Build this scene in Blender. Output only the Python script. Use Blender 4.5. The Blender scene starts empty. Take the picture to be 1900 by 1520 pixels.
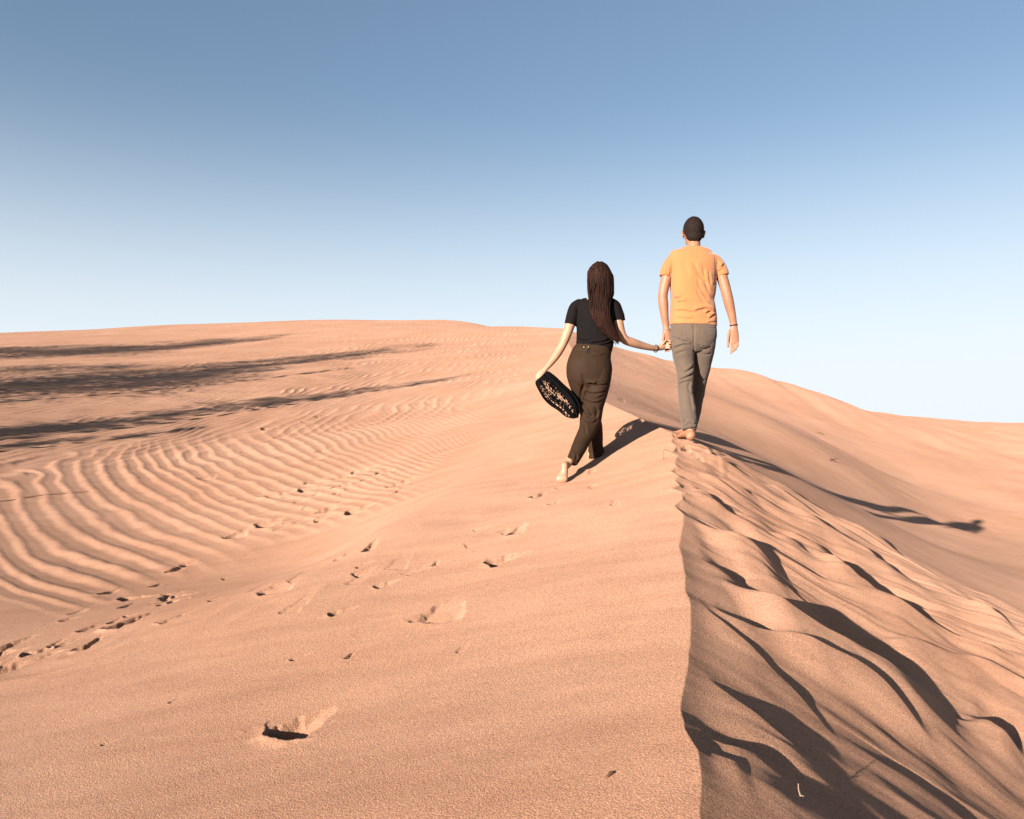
import bpy, bmesh, math, random
import numpy as np
from mathutils import Vector, Matrix

random.seed(7)
rng = np.random.default_rng(11)
S = bpy.context.scene
COL = S.collection

# ------------------------------------------------------------------ camera
cam_d = bpy.data.cameras.new("camera")
cam_d.lens = 27.19
cam_d.sensor_width = 36.0
cam_d.clip_start = 0.05
cam_d.clip_end = 3000.0
cam = bpy.data.objects.new("camera", cam_d)
cam.location = (0.0, 0.0, 0.0)                       # the eye is the origin of the scene
cam.rotation_euler = (math.radians(90.0 + 1.198), 0.0, 0.0)
COL.objects.link(cam)
S.camera = cam

# ------------------------------------------------------------------ light
SUN_AZ = math.radians(38.5)       # the light travels this far right of straight ahead
SUN_EL = math.radians(14.3)
LDIR = Vector((math.sin(SUN_AZ) * math.cos(SUN_EL), math.cos(SUN_AZ) * math.cos(SUN_EL), -math.sin(SUN_EL)))
W = bpy.data.worlds.new("World")
S.world = W
W.use_nodes = True
wn = W.node_tree
for n in list(wn.nodes):
    wn.nodes.remove(n)
sky = wn.nodes.new("ShaderNodeTexSky")
sky.sky_type = 'NISHITA'
sky.sun_disc = False
sky.sun_elevation = SUN_EL
sky.sun_rotation = math.pi + SUN_AZ
sky.altitude = 300.0
sky.air_density = 1.0
sky.dust_density = 0.35
sky.ozone_density = 2.2
bg = wn.nodes.new("ShaderNodeBackground")
bg.inputs['Strength'].default_value = 0.0605
wo = wn.nodes.new("ShaderNodeOutputWorld")
hs = wn.nodes.new("ShaderNodeGamma")                 # a softer, dustier gradient towards the horizon
hs.inputs['Gamma'].default_value = 0.80
wn.links.new(sky.outputs[0], hs.inputs['Color'])
tcw = wn.nodes.new("ShaderNodeTexCoord"); sep = wn.nodes.new("ShaderNodeSeparateXYZ")
mrg = wn.nodes.new("ShaderNodeMapRange"); mrg.interpolation_type = 'SMOOTHERSTEP'
mrg.inputs['From Min'].default_value = 0.44; mrg.inputs['From Max'].default_value = -0.05
mrg.inputs['To Min'].default_value = 0.0; mrg.inputs['To Max'].default_value = 1.0
hz = wn.nodes.new("ShaderNodeMix"); hz.data_type = 'RGBA'  # dust hanging low in the air
hz.inputs[7].default_value = (4.30, 4.65, 5.0, 1)
wn.links.new(tcw.outputs['Generated'], sep.inputs[0]); wn.links.new(sep.outputs['Z'], mrg.inputs['Value'])
wn.links.new(mrg.outputs[0], hz.inputs['Factor']); wn.links.new(hs.outputs[0], hz.inputs[6])
wn.links.new(hz.outputs[2], bg.inputs[0])
wn.links.new(bg.outputs[0], wo.inputs[0])

sd = bpy.data.lights.new("sun", 'SUN')
sd.energy = 5.0
sd.angle = math.radians(0.53)
sd.color = (1.0, 0.94, 0.88)
sun = bpy.data.objects.new("sun", sd)
sun.rotation_euler = LDIR.to_track_quat('-Z', 'Y').to_euler()
sun.location = (-12, -12, 12)
COL.objects.link(sun)

S.view_settings.view_transform = 'Standard'
S.view_settings.look = 'None'
S.view_settings.exposure = 1.75
S.view_settings.gamma = 1.0
S.view_settings.use_curve_mapping = False
# surveyed points of the dune: crest line, windward side, slip side (metres)
CREST = [(0.360, 0.600, -1.150), (0.400, 1.200, -1.020), (0.422, 1.800, -0.906), (0.473, 2.050, -0.877), (0.549, 2.450, -0.847), (0.662, 2.950, -0.797), (0.775, 3.500, -0.704), (0.900, 4.100, -0.598), (0.976, 4.500, -0.500), (1.079, 5.100, -0.355), (1.190, 5.700, -0.198), (1.277, 6.300, -0.057), (1.202, 6.900, 0.038), (0.948, 8.000, 0.251), (1.113, 11.000, 0.598), (1.533, 18.000, 1.507), (2.053, 28.000, 2.991), (2.828, 44.000, 5.470), (3.100, 56.000, 5.600), (3.600, 70.000, 5.400), (4.000, 100.000, 2.000), (4.000, 180.000, -8.000)]
LEFT = [(0.360, 0.600, -1.150), (0.400, 1.200, -1.020), (0.422, 1.800, -0.906), (0.473, 2.050, -0.877), (0.549, 2.450, -0.847), (0.662, 2.950, -0.797), (0.775, 3.500, -0.704), (0.900, 4.100, -0.598), (0.976, 4.500, -0.500), (1.079, 5.100, -0.355), (1.190, 5.700, -0.198), (1.277, 6.300, -0.057), (1.202, 6.900, 0.038), (0.948, 8.000, 0.251), (1.113, 11.000, 0.598), (1.533, 18.000, 1.507), (2.053, 28.000, 2.991), (2.828, 44.000, 5.470), (3.100, 56.000, 5.600), (3.600, 70.000, 5.400), (4.000, 100.000, 2.000), (4.000, 180.000, -8.000), (-0.240, 0.600, -1.246), (-0.940, 0.600, -1.358), (-0.200, 1.200, -1.116), (-0.900, 1.200, -1.228), (-0.178, 1.800, -1.002), (-0.878, 1.800, -1.114), (-0.060, 2.400, -0.947), (-0.760, 2.400, -1.059), (0.072, 3.000, -0.884), (-0.628, 3.000, -0.996), (0.195, 3.600, -0.782), (-0.505, 3.600, -0.894), (0.319, 4.200, -0.669), (-0.381, 4.200, -0.781), (0.427, 4.800, -0.523), (-0.273, 4.800, -0.635), (-2.406, 3.660, -1.190), (-2.001, 4.125, -1.057), (-1.372, 4.395, -0.899), (-0.875, 5.035, -0.682), (-1.820, 2.775, -1.207), (-1.187, 2.645, -1.114), (-1.837, 3.320, -1.148), (-2.764, 4.200, -1.135), (-4.289, 6.500, -0.948), (-5.816, 8.800, -0.612), (-7.939, 12.000, -0.251), (-10.926, 16.500, 0.345), (-15.906, 24.000, 1.507), (-25.203, 38.000, 3.713), (-38.485, 58.000, 6.967), (-2.617, 5.800, -1.046), (-3.389, 7.500, -0.834), (-4.706, 10.400, -0.434), (-6.703, 14.800, 0.103), (-11.336, 25.000, 1.569), (-19.062, 42.000, 4.398), (-27.246, 60.000, 7.795), (-1.263, 5.200, -0.902), (-1.752, 7.200, -0.651), (-2.437, 10.000, -0.278), (-3.537, 14.500, 0.303), (-5.616, 23.000, 1.444), (-9.287, 38.000, 3.979), (-14.673, 60.000, 8.215), (-0.410, 5.900, -0.472), (-0.557, 8.000, -0.223), (-0.871, 12.500, 0.261), (-1.465, 21.000, 1.318), (-2.514, 36.000, 3.770), (-3.982, 57.000, 7.685), (0.000, 6.500, -0.294), (0.000, 7.800, -0.054), (0.000, 9.400, 0.164), (0.000, 13.500, 0.659), (0.000, 23.000, 1.926), (0.000, 52.000, 6.719), (0.362, 5.600, -0.428), (0.590, 5.850, -0.334), (0.233, 6.700, -0.186), (0.268, 7.700, 0.027), (0.349, 10.000, 0.349), (0.488, 14.000, 0.879), (-31.852, 57.000, 7.046), (-19.911, 57.000, 7.565), (-9.956, 57.000, 7.765), (-6.770, 57.000, 7.765), (-1.747, 50.000, 6.601), (0.922, 44.000, 5.624), (-8.000, 2.000, -1.350), (-8.000, -6.000, -1.600), (-3.000, -3.000, -1.500), (-14.000, 6.000, -0.900), (-20.000, 2.000, -1.200), (-26.000, 14.000, -0.200), (-50.000, 40.000, 2.400), (-60.000, 0.000, -1.500), (0.000, -6.000, -1.700), (0.000, -12.000, -2.000), (-20.000, -12.000, -2.000), (-40.000, 75.000, 7.200), (-20.000, 75.000, 8.200), (-4.000, 75.000, 8.000), (-60.000, 60.000, 5.000), (-40.000, 110.000, 3.000), (-10.000, 110.000, 4.000), (-20.000, 200.000, -9.000), (-100.000, 90.000, -2.000), (-100.000, -12.000, -3.500), (0.000, 200.000, -9.000)]
RIGHT = [(0.360, 0.600, -1.150), (0.400, 1.200, -1.020), (0.422, 1.800, -0.906), (0.473, 2.050, -0.877), (0.549, 2.450, -0.847), (0.662, 2.950, -0.797), (0.775, 3.500, -0.704), (0.900, 4.100, -0.598), (0.976, 4.500, -0.500), (1.079, 5.100, -0.355), (1.190, 5.700, -0.198), (1.277, 6.300, -0.057), (1.202, 6.900, 0.038), (0.948, 8.000, 0.251), (1.113, 11.000, 0.598), (1.533, 18.000, 1.507), (2.053, 28.000, 2.991), (2.828, 44.000, 5.470), (3.100, 56.000, 5.600), (3.600, 70.000, 5.400), (4.000, 100.000, 2.000), (4.000, 180.000, -8.000), (0.710, 0.000, -1.363), (1.160, 0.000, -1.638), (1.760, 0.000, -2.004), (2.560, 0.000, -2.292), (0.723, 0.800, -1.320), (1.173, 0.800, -1.595), (1.773, 0.800, -1.961), (2.573, 0.800, -2.249), (0.761, 1.500, -1.176), (1.211, 1.500, -1.451), (1.811, 1.500, -1.817), (2.611, 1.500, -2.105), (0.851, 2.200, -1.080), (1.301, 2.200, -1.354), (1.901, 2.200, -1.720), (2.701, 2.200, -2.008), (1.022, 3.000, -1.002), (1.472, 3.000, -1.276), (2.072, 3.000, -1.642), (2.872, 3.000, -1.930), (1.187, 3.800, -0.861), (1.637, 3.800, -1.131), (2.237, 3.800, -1.491), (3.037, 3.800, -1.779), (1.343, 4.600, -0.662), (1.793, 4.600, -0.900), (2.393, 4.600, -1.218), (3.193, 4.600, -1.506), (1.485, 5.400, -0.462), (1.935, 5.400, -0.700), (2.535, 5.400, -1.018), (3.335, 5.400, -1.306), (3.230, 8.450, -0.620), (4.570, 10.100, -1.060), (6.580, 12.600, -1.580), (8.620, 15.100, -2.050), (10.400, 17.300, -2.220), (3.950, 6.000, -1.497), (5.934, 9.000, -1.686), (8.907, 13.500, -2.062), (13.869, 21.000, -2.189), (21.820, 33.000, -1.607), (33.096, 50.000, 0.174), (24.042, 46.000, 0.481), (16.711, 32.000, -0.891), (11.477, 22.000, -1.683), (5.105, 9.800, -1.429), (4.202, 9.300, -0.970), (14.572, 38.000, 1.325), (8.429, 22.000, -0.153), (10.326, 40.000, 2.679), (4.385, 17.000, 0.474), (2.165, 8.400, -0.059), (1.417, 6.220, -0.113), (5.585, 40.000, 3.825), (2.372, 17.000, 1.067), (1.656, 9.500, 0.265), (14.229, 40.000, 2.092), (19.029, 42.000, 0.878), (2.569, 8.200, -0.285), (7.463, 16.500, -1.033), (11.523, 19.500, -2.033), (5.331, 17.000, 0.237), (4.190, 40.000, 4.357), (6.979, 40.000, 3.405), (8.374, 40.000, 3.042), (9.489, 40.000, 2.791), (11.728, 41.000, 2.746), (13.729, 41.000, 2.459), (17.151, 41.000, 1.401), (8.000, 0.000, -2.300), (6.000, 2.500, -2.200), (8.000, 5.000, -2.200), (12.000, 8.000, -2.200), (20.000, 14.000, -1.900), (30.000, 28.000, -1.400), (48.000, 52.000, -0.400), (20.000, 0.000, -2.500), (10.000, -8.000, -2.800), (2.000, -8.000, -2.300), (40.000, 10.000, -2.400), (40.000, 62.000, -1.000), (24.000, 62.000, 0.200), (12.000, 56.000, 2.800), (6.000, 60.000, 4.600), (10.000, 80.000, 2.000), (25.000, 90.000, -3.000), (20.000, 150.000, -8.000), (90.000, 60.000, -5.000), (60.000, 0.000, -4.000), (80.000, 100.000, -8.000)]
# ripple crests of the hollow on the left: place and running number of the crest
RIPPLE = [(-4.05, 6.14, 0), (-3.76, 5.83, 0), (-3.44, 5.52, 0), (-3.20, 5.35, 0), (-3.01, 5.23, 0), (-4.90, 7.44, 1), (-4.54, 6.99, 1), (-4.14, 6.51, 1), (-3.79, 6.09, 1), (-3.49, 5.81, 1), (-3.31, 5.71, 1), (-3.04, 5.53, 1), (-5.78, 9.16, 2), (-5.33, 8.39, 2), (-4.86, 7.68, 2), (-4.47, 7.16, 2), (-4.11, 6.75, 2), (-3.84, 6.50, 2), (-3.58, 6.23, 2), (-3.28, 6.01, 2), (-5.64, 9.27, 3), (-5.28, 8.69, 3), (-4.83, 8.05, 3), (-4.42, 7.50, 3), (-4.08, 7.11, 3), (-3.78, 6.79, 3), (-3.50, 6.53, 3), (-3.21, 6.32, 3), (-5.95, 10.64, 4), (-5.57, 9.48, 4), (-5.06, 8.72, 4), (-4.53, 8.02, 4), (-4.12, 7.54, 4), (-3.80, 7.19, 4), (-3.41, 6.75, 4), (-3.11, 6.51, 4), (-2.82, 6.28, 4), (-6.11, 12.29, 5), (-6.02, 11.29, 5), (-5.69, 10.28, 5), (-5.20, 9.31, 5), (-4.75, 8.67, 5), (-4.34, 8.16, 5), (-3.94, 7.71, 5), (-3.67, 7.45, 5), (-3.29, 7.02, 5), (-2.93, 6.65, 5), (-2.66, 6.43, 5), (-7.02, 10.61, 6), (-7.04, 11.43, 6), (-5.66, 11.53, 7), (-5.34, 10.64, 7), (-4.79, 9.62, 7), (-4.30, 8.90, 7), (-3.83, 8.27, 7), (-3.41, 7.79, 7), (-3.01, 7.33, 7), (-2.65, 6.93, 7), (-2.39, 6.63, 7), (-5.42, 11.26, 8), (-5.22, 10.76, 8), (-4.71, 9.92, 8), (-4.31, 9.30, 8), (-3.88, 8.71, 8), (-3.42, 8.16, 8), (-2.98, 7.57, 8), (-2.57, 7.07, 8), (-2.25, 6.71, 8), (-5.60, 11.93, 9), (-5.17, 10.98, 9), (-4.53, 9.89, 9), (-4.01, 9.17, 9), (-3.55, 8.59, 9), (-3.18, 8.04, 9), (-2.77, 7.53, 9), (-2.39, 7.03, 9), (-5.52, 12.20, 10), (-4.94, 10.95, 10), (-4.18, 9.63, 10), (-3.74, 9.03, 10), (-3.26, 8.45, 10), (-2.82, 7.85, 10), (-2.44, 7.37, 10), (-2.20, 7.05, 10), (-5.34, 12.30, 11), (-4.91, 11.30, 11), (-4.37, 10.28, 11), (-3.86, 9.54, 11), (-3.43, 8.87, 11), (-2.97, 8.29, 11), (-2.58, 7.79, 11), (-5.42, 13.08, 12), (-4.93, 11.81, 12), (-4.33, 10.71, 12), (-3.78, 9.78, 12), (-3.29, 9.03, 12), (-2.89, 8.48, 12), (-2.49, 7.95, 12), (-5.20, 13.01, 13), (-4.63, 11.60, 13), (-3.94, 10.34, 13), (-3.39, 9.45, 13), (-2.89, 8.73, 13), (-4.62, 12.11, 14), (-3.98, 10.90, 14), (-3.32, 9.75, 14), (-2.80, 8.94, 14), (-6.01, 9.09, 2.5), (-5.89, 9.30, 2.5), (-6.31, 9.55, 3.5), (-6.33, 10.13, 3.5), (-6.39, 10.63, 3.5), (-6.65, 10.06, 4.5), (-6.68, 10.69, 4.5), (-6.73, 11.43, 4.5), (-3.41, 10.87, 16), (-2.62, 9.45, 16), (-1.95, 8.30, 16), (-1.47, 7.49, 16), (-1.06, 6.80, 16), (-3.36, 11.67, 18), (-2.44, 9.70, 18), (-1.74, 8.41, 18), (-1.24, 7.45, 18), (-0.85, 6.76, 18), (-3.24, 12.37, 20), (-1.90, 9.16, 20), (-1.34, 8.05, 20), (-0.80, 6.86, 20), (-2.91, 12.34, 22), (-1.96, 9.95, 22), (-1.33, 8.47, 22), (-0.86, 7.38, 22), (-0.51, 6.71, 22), (-2.89, 13.17, 24), (-1.83, 10.36, 24), (-1.18, 8.62, 24), (-0.72, 7.49, 24), (-0.38, 6.78, 24), (-2.41, 12.88, 27), (-1.50, 10.24, 27), (-0.91, 8.54, 27), (-0.48, 7.32, 27), (-0.24, 6.85, 27), (-2.25, 13.49, 30), (-1.41, 11.17, 30), (-0.75, 8.76, 30), (-0.43, 7.67, 30), (-0.21, 7.16, 30), (-1.19, 11.20, 33), (-0.58, 8.78, 33), (-0.19, 7.36, 33), (-0.85, 11.15, 36), (-0.41, 8.90, 36), (-0.12, 7.67, 36), (-0.43, 10.76, 40), (-0.13, 8.25, 40)]
TROUGH = [(-2.566, 3.533), (-2.508, 3.813), (-2.322, 4.039), (-2.194, 4.521), (-2.086, 5.466), (-1.761, 5.636), (-1.402, 5.766), (-1.004, 5.777), (-0.604, 5.792), (-0.308, 6.321), (-0.099, 7.122), (-0.029, 8.226), (-0.069, 9.874), (-0.229, 13.156)]
# ridges of slid sand on the slip side: line down the slope, height
RIDGES = [
    ([(0.995, 3.689), (1.061, 3.636), (1.147, 3.622), (1.290, 3.608), (1.440, 3.617), (1.589, 3.622), (1.761, 3.674), (1.860, 3.669), (2.020, 3.727), (2.232, 3.853)], 0.140),
    ([(0.824, 3.395), (0.913, 3.413), (0.976, 3.347), (1.093, 3.317), (1.239, 3.345), (1.393, 3.384), (1.535, 3.393), (1.678, 3.404), (1.744, 3.272), (1.684, 2.996), (1.697, 2.896)], 0.036),
    ([(0.517, 2.165), (0.570, 2.143), (0.621, 2.137), (0.659, 2.155)], 0.012),
    ([(1.014, 4.477), (1.082, 4.350), (1.203, 4.362), (1.330, 4.384), (1.542, 4.515)], 0.085),
    ([(1.910, 5.094), (2.011, 4.995), (2.101, 4.769), (2.231, 4.665), (2.432, 4.680), (2.706, 4.735)], 0.100),
    ([(1.888, 4.192), (2.018, 4.247), (2.178, 4.291), (2.404, 4.384), (2.623, 4.454), (2.986, 4.542)], 0.030),
    ([(2.247, 3.917), (2.279, 3.813), (2.356, 3.749), (2.472, 3.730)], 0.100),
    ([(1.296, 5.480), (1.321, 5.423), (1.420, 5.444), (1.508, 5.462), (1.630, 5.451), (1.754, 5.462)], 0.045),
    ([(1.126, 5.091), (1.159, 5.048), (1.211, 5.005), (1.263, 4.963), (1.334, 4.947), (1.405, 4.953)], 0.040),
    ([(1.529, 6.067), (1.542, 5.988), (1.629, 5.957), (1.684, 6.019)], 0.030),
    ([(1.949, 5.721), (2.040, 5.687), (2.206, 5.721), (2.274, 5.577), (2.460, 5.588), (2.642, 5.494), (2.825, 5.409), (2.989, 5.374)], 0.060),
    ([(1.616, 4.950), (1.686, 4.934), (1.793, 4.966), (1.909, 5.008)], 0.030),
    ([(2.613, 6.425), (2.631, 6.321), (2.783, 6.317), (2.973, 6.350), (3.104, 6.296), (3.155, 6.166)], 0.040),
    ([(3.148, 5.469), (3.232, 5.353), (3.328, 5.277), (3.403, 5.171)], 0.050),
    ([(2.601, 4.723), (2.784, 4.729), (2.918, 4.729), (3.084, 4.689)], 0.035),
    ([(0.928, 3.930), (0.971, 3.907), (1.087, 3.966), (1.278, 4.094), (1.435, 4.170), (1.662, 4.280)], 0.020),
    ([(1.067, 4.797), (1.169, 4.804), (1.329, 4.902), (1.574, 5.035), (1.747, 5.131)], 0.015),
    ([(0.780, 3.458), (0.834, 3.341), (0.901, 3.173), (1.006, 3.029), (1.097, 2.887), (1.148, 2.726)], 0.012),
    ([(0.623, 2.726), (0.679, 2.652), (0.758, 2.549), (0.855, 2.476), (0.973, 2.432), (1.076, 2.402)], 0.018),
    ([(0.533, 2.374), (0.551, 2.277), (0.620, 2.243), (0.731, 2.254), (0.841, 2.218)], 0.016),
    ([(1.238, 5.736), (1.369, 5.785), (1.527, 5.773), (1.741, 5.957)], 0.015),
    ([(1.144, 5.370), (1.302, 5.501), (1.507, 5.555), (1.701, 5.687)], 0.015),
    ([(1.827, 5.838), (2.076, 5.973), (2.330, 6.207), (2.437, 6.150)], 0.020),
    ([(1.525, 6.256), (1.760, 6.651), (2.115, 7.067), (2.340, 7.155)], 0.012)]
# footprints: two ends, width, depth
PITS = [
    ((-0.862, 2.722), (-0.625, 2.697), 0.10, 0.100),
    ((-0.442, 3.508), (-0.200, 3.701), 0.12, 0.035),
    ((-0.130, 4.178), (0.044, 4.227), 0.10, 0.060),
    ((-0.048, 4.625), (0.113, 4.640), 0.09, 0.050),
    ((0.141, 5.335), (0.242, 5.346), 0.09, 0.050),
    ((0.258, 5.084), (0.311, 5.077), 0.05, 0.030),
    ((-0.899, 4.707), (-0.815, 4.695), 0.08, 0.040),
    ((-0.873, 3.794), (-0.793, 3.789), 0.06, 0.050),
    ((-2.161, 4.260), (-2.042, 4.238), 0.13, 0.110),
    ((-2.662, 4.047), (-2.592, 4.068), 0.10, 0.050),
    ((-2.423, 3.909), (-2.359, 3.984), 0.08, 0.060),
    ((-2.196, 3.914), (-2.097, 3.958), 0.08, 0.070),
    ((-2.498, 3.759), (-2.374, 3.769), 0.15, 0.080),
    ((-1.863, 4.135), (-1.730, 4.126), 0.05, 0.040),
    ((-2.654, 5.035), (-2.631, 5.161), 0.06, 0.040),
    ((-2.394, 4.794), (-2.330, 4.940), 0.07, 0.060),
    ((-2.414, 5.195), (-2.372, 5.259), 0.05, 0.040),
    ((-2.441, 5.766), (-2.392, 5.842), 0.05, 0.030),
    ((-1.890, 4.698), (-1.885, 4.769), 0.05, 0.050),
    ((-2.451, 5.606), (-2.418, 5.758), 0.04, 0.030),
    ((-1.687, 4.345), (-1.653, 4.373), 0.03, 0.030),
    ((-1.459, 5.191), (-1.413, 5.222), 0.06, 0.030),
    ((-1.410, 4.325), (-1.158, 4.280), 0.12, 0.020),
    ((-0.703, 4.054), (-0.621, 4.068), 0.05, 0.030),
    ((-0.445, 4.277), (-0.403, 4.302), 0.04, 0.030),
    ((-2.465, 7.875), (-2.160, 7.484), 0.09, 0.050),
    ((-2.170, 6.730), (-1.999, 6.539), 0.12, 0.070),
    ((-2.365, 6.548), (-2.208, 6.358), 0.10, 0.060),
    ((-2.137, 7.957), (-1.868, 7.460), 0.10, 0.060),
    ((-2.464, 9.440), (-2.228, 9.066), 0.10, 0.050),
    ((-1.656, 6.769), (-1.512, 6.591), 0.09, 0.060),
    ((-1.986, 7.249), (-1.898, 7.146), 0.06, 0.040),
    ((-1.687, 7.578), (-1.579, 7.373), 0.08, 0.050),
    ((-1.681, 8.329), (-1.397, 7.783), 0.07, 0.050),
    ((-1.037, 7.035), (-0.926, 6.725), 0.08, 0.060),
    ((-0.999, 6.651), (-0.936, 6.535), 0.06, 0.040),
    ((-1.329, 6.480), (-1.202, 6.264), 0.07, 0.050),
    ((-3.483, 13.960), (-3.282, 13.610), 0.08, 0.050),
    ((-3.582, 13.113), (-3.451, 13.277), 0.08, 0.050),
    ((-4.096, 12.893), (-3.904, 12.594), 0.07, 0.050),
    ((-3.573, 8.978), (-3.403, 8.798), 0.06, 0.040),
    ((-2.513, 13.870), (-2.365, 13.906), 0.06, 0.040),
    ((-2.103, 8.125), (-1.959, 7.911), 0.06, 0.040),
    ((-1.804, 8.104), (-1.659, 7.844), 0.06, 0.040),
    ((-1.597, 6.509), (-1.521, 6.379), 0.05, 0.040),
    ((-1.309, 7.839), (-1.230, 7.553), 0.05, 0.040),
    ((-3.590, 11.876), (-3.385, 11.517), 0.05, 0.030),
    ((-3.399, 11.676), (-3.221, 11.420), 0.05, 0.030),
    ((-1.706, 14.395), (-1.568, 14.061), 0.05, 0.040),
    ((-2.208, 14.395), (-2.061, 14.423), 0.05, 0.030),
    ((-2.429, 9.855), (-2.335, 9.639), 0.04, 0.030),
    ((-3.659, 10.616), (-3.488, 10.437), 0.05, 0.025),
    ((0.607, 5.455), (0.656, 5.239), 0.05, 0.010),
    ((0.630, 4.898), (0.665, 4.785), 0.05, 0.010),
    ((-0.926, 3.343), (-0.909, 3.365), 0.03, 0.020),
    ((-1.353, 3.105), (-1.338, 3.119), 0.02, 0.012),
    ((-0.695, 3.293), (-0.677, 3.312), 0.03, 0.020),
    ((-1.456, 2.810), (-1.446, 2.814), 0.02, 0.012),
    ((-0.220, 3.171), (-0.176, 3.181), 0.04, 0.006)]
# where each far-left tree's shadow lies, how far back the tree stands, its crown
TREES = [(-2.06, 19.66, 13, 0.7, 0.5, 1.1), (-3.92, 18.16, 11, 1, 0.9, 1.6), (-6.18, 17.05, 8.8, 1.05, 0.9, 1.8), (-7.69, 14.71, 6, 1.1, 0.7, 1.8), (-8.52, 13.01, 4.6, 1, 0.55, 2), (-5.88, 32.42, 21, 2.1, 1.5, 1.2), (-8.44, 30.23, 17, 2.3, 1.7, 1.3), (-10.82, 27.20, 14, 3, 2, 1.5), (-12.44, 24.10, 11, 3.5, 2.1, 1.7), (-13.06, 20.35, 9.5, 3.8, 2.2, 1.8), (-6.24, 24.86, 16, 0.5, 0.5, 1), (-15.42, 42.47, 19, 2.6, 1.5, 1.2), (-18.49, 40.73, 17, 3.3, 1.9, 1.4), (-20.35, 36.43, 14, 4, 2.1, 1.5), (-24.22, 37.30, 12, 4.2, 2.2, 1.7), (-16.89, 27.20, 10, 2.8, 1.5, 1.5), (-5.95, 12.76, 6, 0.36, 0.3, 1), (-7.34, 11.84, 4.6, 0.45, 0.3, 1)]
# ------------------------------------------------------------------ terrain: large shapes
def tps_fit(P, z, lam=1e-3):
    P = np.asarray(P, float); z = np.asarray(z, float); n = len(P)
    d2 = ((P[:, None] - P[None]) ** 2).sum(-1)
    K = 0.5 * d2 * np.log(d2 + 1e-12)
    A = np.zeros((n + 3, n + 3))
    A[:n, :n] = K + np.diag(np.broadcast_to(lam, n))
    A[:n, n] = 1; A[:n, n + 1:] = P; A[n, :n] = 1; A[n + 1:, :n] = P.T
    return P, np.linalg.solve(A, np.concatenate([z, [0, 0, 0]]))

def tps_eval(fit, x, y):
    P, w = fit; n = len(P)
    out = w[n] + w[n + 1] * x + w[n + 2] * y
    for i in range(n):
        d2 = (x - P[i, 0]) ** 2 + (y - P[i, 1]) ** 2
        out = out + w[i] * 0.5 * d2 * np.log(d2 + 1e-12)
    return out

def sm(a, b, v):
    t = np.clip((v - a) / (b - a), 0, 1)
    return t * t * (3 - 2 * t)

def hermite(xs, ys, x):
    """monotone-ish cubic through the points, straight beyond them"""
    xs = np.asarray(xs, float); ys = np.asarray(ys, float)
    d = np.diff(ys) / np.diff(xs)
    m = np.concatenate([[d[0]], (d[:-1] * np.diff(xs)[1:] + d[1:] * np.diff(xs)[:-1]) / (np.diff(xs)[1:] + np.diff(xs)[:-1]), [d[-1]]])
    i = np.clip(np.searchsorted(xs, x) - 1, 0, len(xs) - 2)
    h = xs[i + 1] - xs[i]; t = (x - xs[i]) / h
    tc = np.clip(t, 0, 1)
    v = (2 * tc**3 - 3 * tc**2 + 1) * ys[i] + (tc**3 - 2 * tc**2 + tc) * h * m[i] + (-2 * tc**3 + 3 * tc**2) * ys[i + 1] + (tc**3 - tc**2) * h * m[i + 1]
    return v + np.where(t < 0, t * h * m[0], 0) + np.where(t > 1, (t - 1) * h * m[-1], 0)

CR = np.array(CREST)
def crest_x(y): return hermite(CR[:, 1], CR[:, 0], y)
def crest_z(y): return hermite(CR[:, 1], CR[:, 2], y)
FL = tps_fit([(p[0], p[1]) for p in LEFT], [p[2] for p in LEFT])
FR = tps_fit([(p[0], p[1]) for p in RIGHT], [p[2] for p in RIGHT], np.array([0.002 if p[1] < 7 else (0.3 if p[1] < 37 else 0.02) for p in RIGHT]))

def base_z(x, y, side=None):
    xc = crest_x(y); zc = crest_z(y); s = x - xc
    out = np.empty_like(x)
    k = np.maximum(1.0, y * 0.3)
    L = s <= 0
    for fit, m in ((FL, L), (FR, ~L)):
        if m.any():
            xx, yy = x[m], y[m]
            z = tps_eval(fit, xx, yy)
            zcr = tps_eval(fit, xc[m], yy)
            out[m] = z - (zcr - zc[m]) * np.exp(-(s[m] / k[m]) ** 2)
    return out

# ------------------------------------------------------------------ terrain: small shapes
def hash2(ix, iy, seed):
    h = (ix.astype(np.int64) * 374761393 + iy.astype(np.int64) * 668265263 + seed * 1274126177) & 0xffffffff
    h = ((h ^ (h >> 13)) * 1274126177) & 0xffffffff
    return ((h ^ (h >> 16)) & 0xffff) / 65535.0

def noise(x, y, seed=0):
    """gradient noise, about -1..1"""
    ix = np.floor(x); iy = np.floor(y); fx = x - ix; fy = y - iy
    ux = fx * fx * fx * (fx * (fx * 6 - 15) + 10); uy = fy * fy * fy * (fy * (fy * 6 - 15) + 10)
    def g(i, j):
        a = hash2(ix + i, iy + j, seed) * 2 * math.pi
        return np.cos(a) * (fx - i) + np.sin(a) * (fy - j)
    a = g(0, 0); b = g(1, 0); c = g(0, 1); d = g(1, 1)
    return 1.5 * ((a * (1 - ux) + b * ux) * (1 - uy) + (c * (1 - ux) + d * ux) * uy)

def fbm(x, y, seed=0, octv=4):
    o = 0; a = 1.0
    for k in range(octv):
        o = o + a * noise(x * 2**k + 17.3 * k, y * 2**k - 9.1 * k, seed + k); a *= 0.5
    return o

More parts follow.
